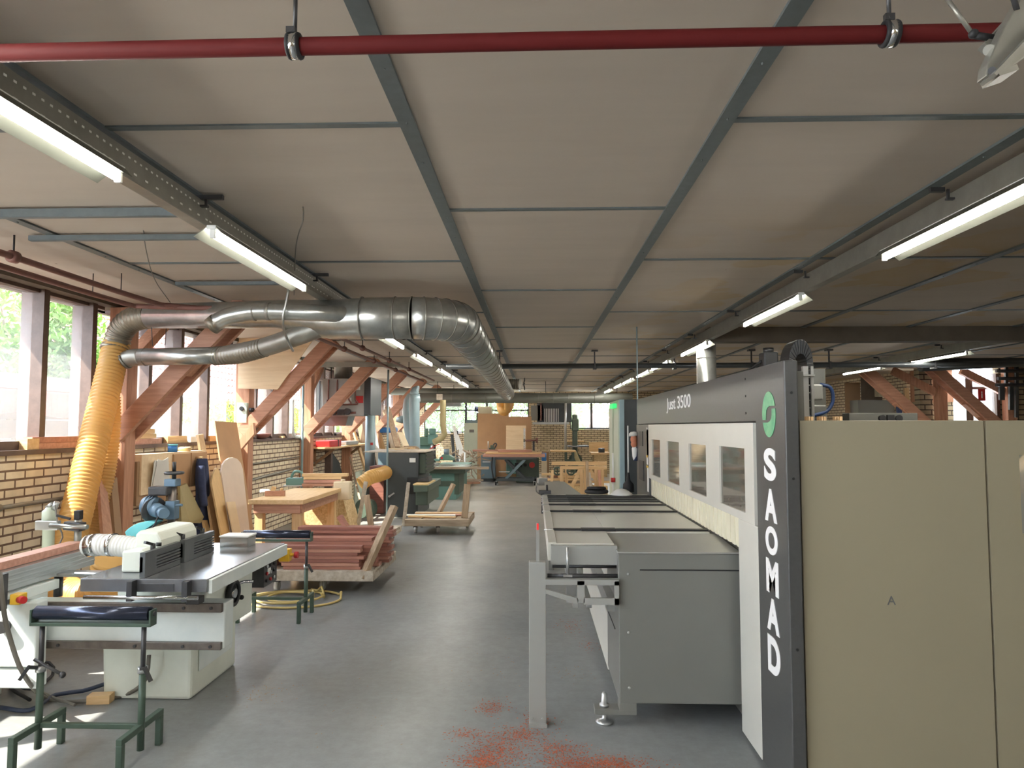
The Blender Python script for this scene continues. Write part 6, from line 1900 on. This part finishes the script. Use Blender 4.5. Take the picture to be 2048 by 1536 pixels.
for sgn, x0 in ((0, 1000), (1, 1018)):
    pts = [at(x0, 798, Y=20.8), at(x0 + 1, 815, Y=20.8), at(x0 + 5, 824, Y=20.7), at(x0 + 12, 824, Y=20.7), at(x0 + 15, 815, Y=20.7), at(x0 + 14, 798, Y=20.7)] if sgn == 0 else [at(1020, 798, Y=21.0), at(1020, 812, Y=21), at(1012, 822, Y=21), at(1006, 810, Y=21), at(1007, 798, Y=21)]
    solo('loop_hose', MB().tube(spline(pts, .05), .11, 16), 'hose', ('yellow hose loop hanging from the duct above the brown sheets, front one', 'yellow hose loop hanging from the duct above the brown sheets, rear one')[sgn], 'hose', 'yellow suction hoses')
# second heater at the far wall
uh = thing('wall_heater', 'dark grey air heater with white louvres hanging at the far wall', 'heater', (at(1110, 830, Y=23.5).x, 23.5, 2.0))
a, b = at(1065, 812, Y=23.8), at(1143, 846, Y=23.8)
part('heater_box', MB().bx(a.x + .15, b.x, 23.6, 24.6, 1.80, 2.55), 'mdark2', uh, .02)
part('heater_tray', MB().bx(a.x, b.x - .1, 23.5, 24.7, 1.72, 1.80), 'alu', uh, .01)
la, lb = at(1088, 816, Y=23.55), at(1118, 845, Y=23.55)
part('louvre_frame', MB().bx(la.x, lb.x, 23.55, 23.6, lb.z, la.z), 'steel', uh)
for k in range(9):
    x = la.x + (lb.x - la.x) * (k + .3) / 9
    part('louvre_blade', MB().bx(x, x + .022, 23.5, 23.55, lb.z + .02, la.z - .02), 'white', uh)
part('side_plate', MB().bx(a.x - .05, la.x - .03, 23.6, 23.65, 1.85, 2.35), 'mgrey2', uh)
part('copper_pipe', MB().tube(spline([(a.x - .1, 23.5, 2.45), (a.x + .25, 23.45, 2.44), (a.x + .28, 23.45, 2.2), (a.x + .28, 23.45, 1.85)], .06), .02, 8), 'brownpipe', uh)
part('support_post', MB().cyl((b.x - .22, 23.4, .8), (b.x - .22, 23.4, 2.5), .04), 'alu', uh)
gs2 = thing('green_bandsaw', 'dark green bandsaw standing below the two-pane far window', 'bandsaw', (at(1149, 880, Y=23.6).x, 23.8, 0))
p = at(1149, 840, Y=23.6)
part('saw_frame', MB().bx(p.x - .06, p.x + .10, 23.6, 24.0, .0, 2.05).bx(p.x - .08, p.x + .14, 23.55, 24.05, 1.5, 1.9), 'mgreen_d', gs2, .03)
part('saw_wheel_cover', MB().cyl((p.x + .02, 23.5, .55), (p.x + .02, 23.6, .55), .22), 'mgreen_d', gs2)
part('saw_table', MB().bx(p.x - .25, p.x + .45, 23.3, 24.0, .98, 1.02), 'castiron', gs2)
rb = thing('work_table', 'wooden topped bench with dark frame in front of the far brick wall', 'table', (at(1130, 900, Y=22.8).x, 22.8, 0))
a, b = at(1101, 901, Y=22.6), at(1152, 901, Y=22.6)
part('table_top', MB().bx(a.x, b.x, 22.6, 23.3, .84, .89), 'pine', rb, .004)
for x in (a.x + .5, b.x - .08):
    part('table_leg', MB().bx(x - .03, x + .03, 22.65, 22.7, 0, .84), 'mgreen_d', rb)
    part('table_leg', MB().bx(x - .03, x + .03, 23.2, 23.25, 0, .84), 'mgreen_d', rb)
part('table_rail', MB().bx(a.x + .5, b.x - .08, 22.66, 22.69, .55, .60), 'mgreen_d', rb)
part('dust_hose', MB().tube(spline([(b.x - .05, 22.8, .85), (b.x + .1, 22.75, .5), (b.x + .3, 22.7, .15)], .05), .07, 12), 'hose_pale', rb)
solo('tool_shelf', MB().bx(at(1135, 890, Y=24.6).x, at(1168, 890, Y=24.6).x, 24.5, 24.98, 1.12, 1.16), 'pine', 'small wooden shelf on the far brick wall below the window', 'shelf')
fbn = thing('tool_bench', 'cluttered wooden tool bench in front of the far brick wall, at right', 'bench', (at(1205, 905, Y=23.5).x, 23.5, 0))
a, b = at(1182, 909, Y=23.4), at(1221, 909, Y=23.4)
part('bench_top', MB().bx(a.x, b.x, 23.4, 24.2, .72, .80), 'pine', fbn, .004)
part('bench_base', MB().bx(a.x + .1, b.x - .1, 23.5, 24.1, 0, .72), 'osb', fbn)
part('bench_back', MB().bx(a.x, b.x, 24.2, 24.24, .8, 1.12), 'pine', fbn)
part('bench_vise', MB().cbox((a.x + .35, 23.5, .87), .2, .16, .14).cyl((a.x + .35, 23.35, .9), (a.x + .35, 23.5, .9), .03), 'steel', fbn, .01)
# trestles and the batten rack in front of it
Y = 15.2
tr = thing('wooden_trestle', 'pale timber trestle rack with crossed braces beyond the feed table', 'trestle', (at(1165, 980, Y=Y).x, Y, 0))
xs = [1096, 1112, 1128, 1158, 1182, 1206]
z1 = at(1150, 932, Y=Y).z
part('top_rail', MB().bx(at(1120, 930, Y=Y).x, at(1214, 930, Y=Y).x, Y - .03, Y + .03, z1 - .07, z1), 'pine', tr)
part('rear_rail', MB().bx(at(1105, 930, Y=Y).x, at(1214, 930, Y=Y + .7).x, Y + .7, Y + .76, z1 - .02, z1 + .06), 'pine', tr)
for x in (1123, 1163, 1192):
    p = at(x, 930, Y=Y)
    part('leg', MB().beam((p.x, Y, 0), (p.x, Y, z1 - .02), .05, .07, side=(0, 1, 0)), 'pine_z', tr)
for x in (1133, 1170, 1205):
    p = at(x, 930, Y=Y + .7)
    part('leg', MB().beam((p.x, Y + .73, 0), (p.x, Y + .73, z1), .05, .06, side=(0, 1, 0)), 'pine_z', tr)
part('diagonal_brace', MB().beam(at(1138, 985, Y=Y), at(1161, 938, Y=Y), .03, .08, side=(0, 1, 0)), 'pine', tr)
part('diagonal_brace', MB().beam(at(1206, 985, Y=Y), at(1180, 940, Y=Y), .03, .08, side=(0, 1, 0)), 'pine', tr)
part('foot_rail', MB().bx(at(1120, 930, Y=Y).x, at(1210, 930, Y=Y).x, Y - .03, Y + .03, .12, .19), 'pine', tr)
for k, (xa, ya, xb, yb, lab) in enumerate([(1174, 922, 1176, 995, 'tall upright batten standing against the trestle rack, middle'), (1178, 945, 1186, 998, 'whitish batten leaning on the trestle rack, right of the tall one'), (1105, 940, 1100, 975, 'short batten leaning at the left end of the trestle rack'), (1198, 940, 1203, 985, 'reddish batten leaning at the right end of the trestle rack')]):
    solo('leaning_batten', MB().beam(at(xa, ya, Y=Y - .1), V((at(xb, yb, Y=Y - .25).x, Y - .25, .01)), .06, .05), ('grey_wood_z', 'paint_wood', 'pine_z', 'stain')[k], lab, 'batten', 'battens on the trestle rack')
for k, px in enumerate((1115, 1142)):
    p = at(px, 942, Y=Y + .35)
    solo('cast_wheel', MB().torus(p, (0, 1, 0), .08, .02, 20, 6).beam(p - V((.08, 0, 0)), p + V((.08, 0, 0)), .02, .02).beam(p - V((0, 0, .08)), p + V((0, 0, .08)), .02, .02), 'mgreen_d', ('green iron wheel hanging left in the trestle rack', 'green iron wheel hanging right of the other in the trestle rack')[k], 'wheel')
random.seed(8)
for k in range(14):
    x = at(1172, 930, Y=16.6).x + random.uniform(-.6, .5)
    solo('stacked_batten', MB().cbox((x, 16.7 + (k % 3) * .1, .30 + .05 * (k // 3) * 1.2), 1.0, .08, .05, random.uniform(-.15, .15)), ('pine', 'grey_wood', 'stain_x')[k % 3], 'batten in the loose pile behind the trestle rack', 'batten', 'batten pile behind the trestle rack')
solo('batten_crib', MB().bx(at(1140, 930, Y=16.6).x, at(1215, 930, Y=16.6).x, 16.6, 17.0, 0, .27), 'osb', 'low strand board crib carrying the batten pile', 'crib')
for k in range(10):
    x, y = at(945, 930, Y=20.2).x + random.uniform(-.4, .4), 20.4 + random.uniform(-.4, .4)
    solo('floor_offcut', MB().cbox((x, y, .04 + .03 * (k % 3)), random.uniform(.3, .8), random.uniform(.08, .16), .05, random.uniform(-.7, .7)), ('pine', 'stain_x', 'grey_wood')[k % 3], 'offcut in the heap on the floor left of the blue grey cabinet', 'offcut', 'offcuts on the far floor')
mb = MB()
for k in range(60):
    c_ = V((at(938, 920, Y=21.4).x + random.gauss(0, .22), 21.4 + random.gauss(0, .15), random.uniform(.1, .95)))
    mb.beam(c_, c_ + V((random.uniform(-.3, .3), random.uniform(-.2, .2), random.uniform(-.2, .2))), .03, .03)
o = solo('scrap_heap', mb, 'grey_wood', 'tangled heap of scrap sticks in front of the sage locker', 'scrap')
o['kind'] = 'stuff'
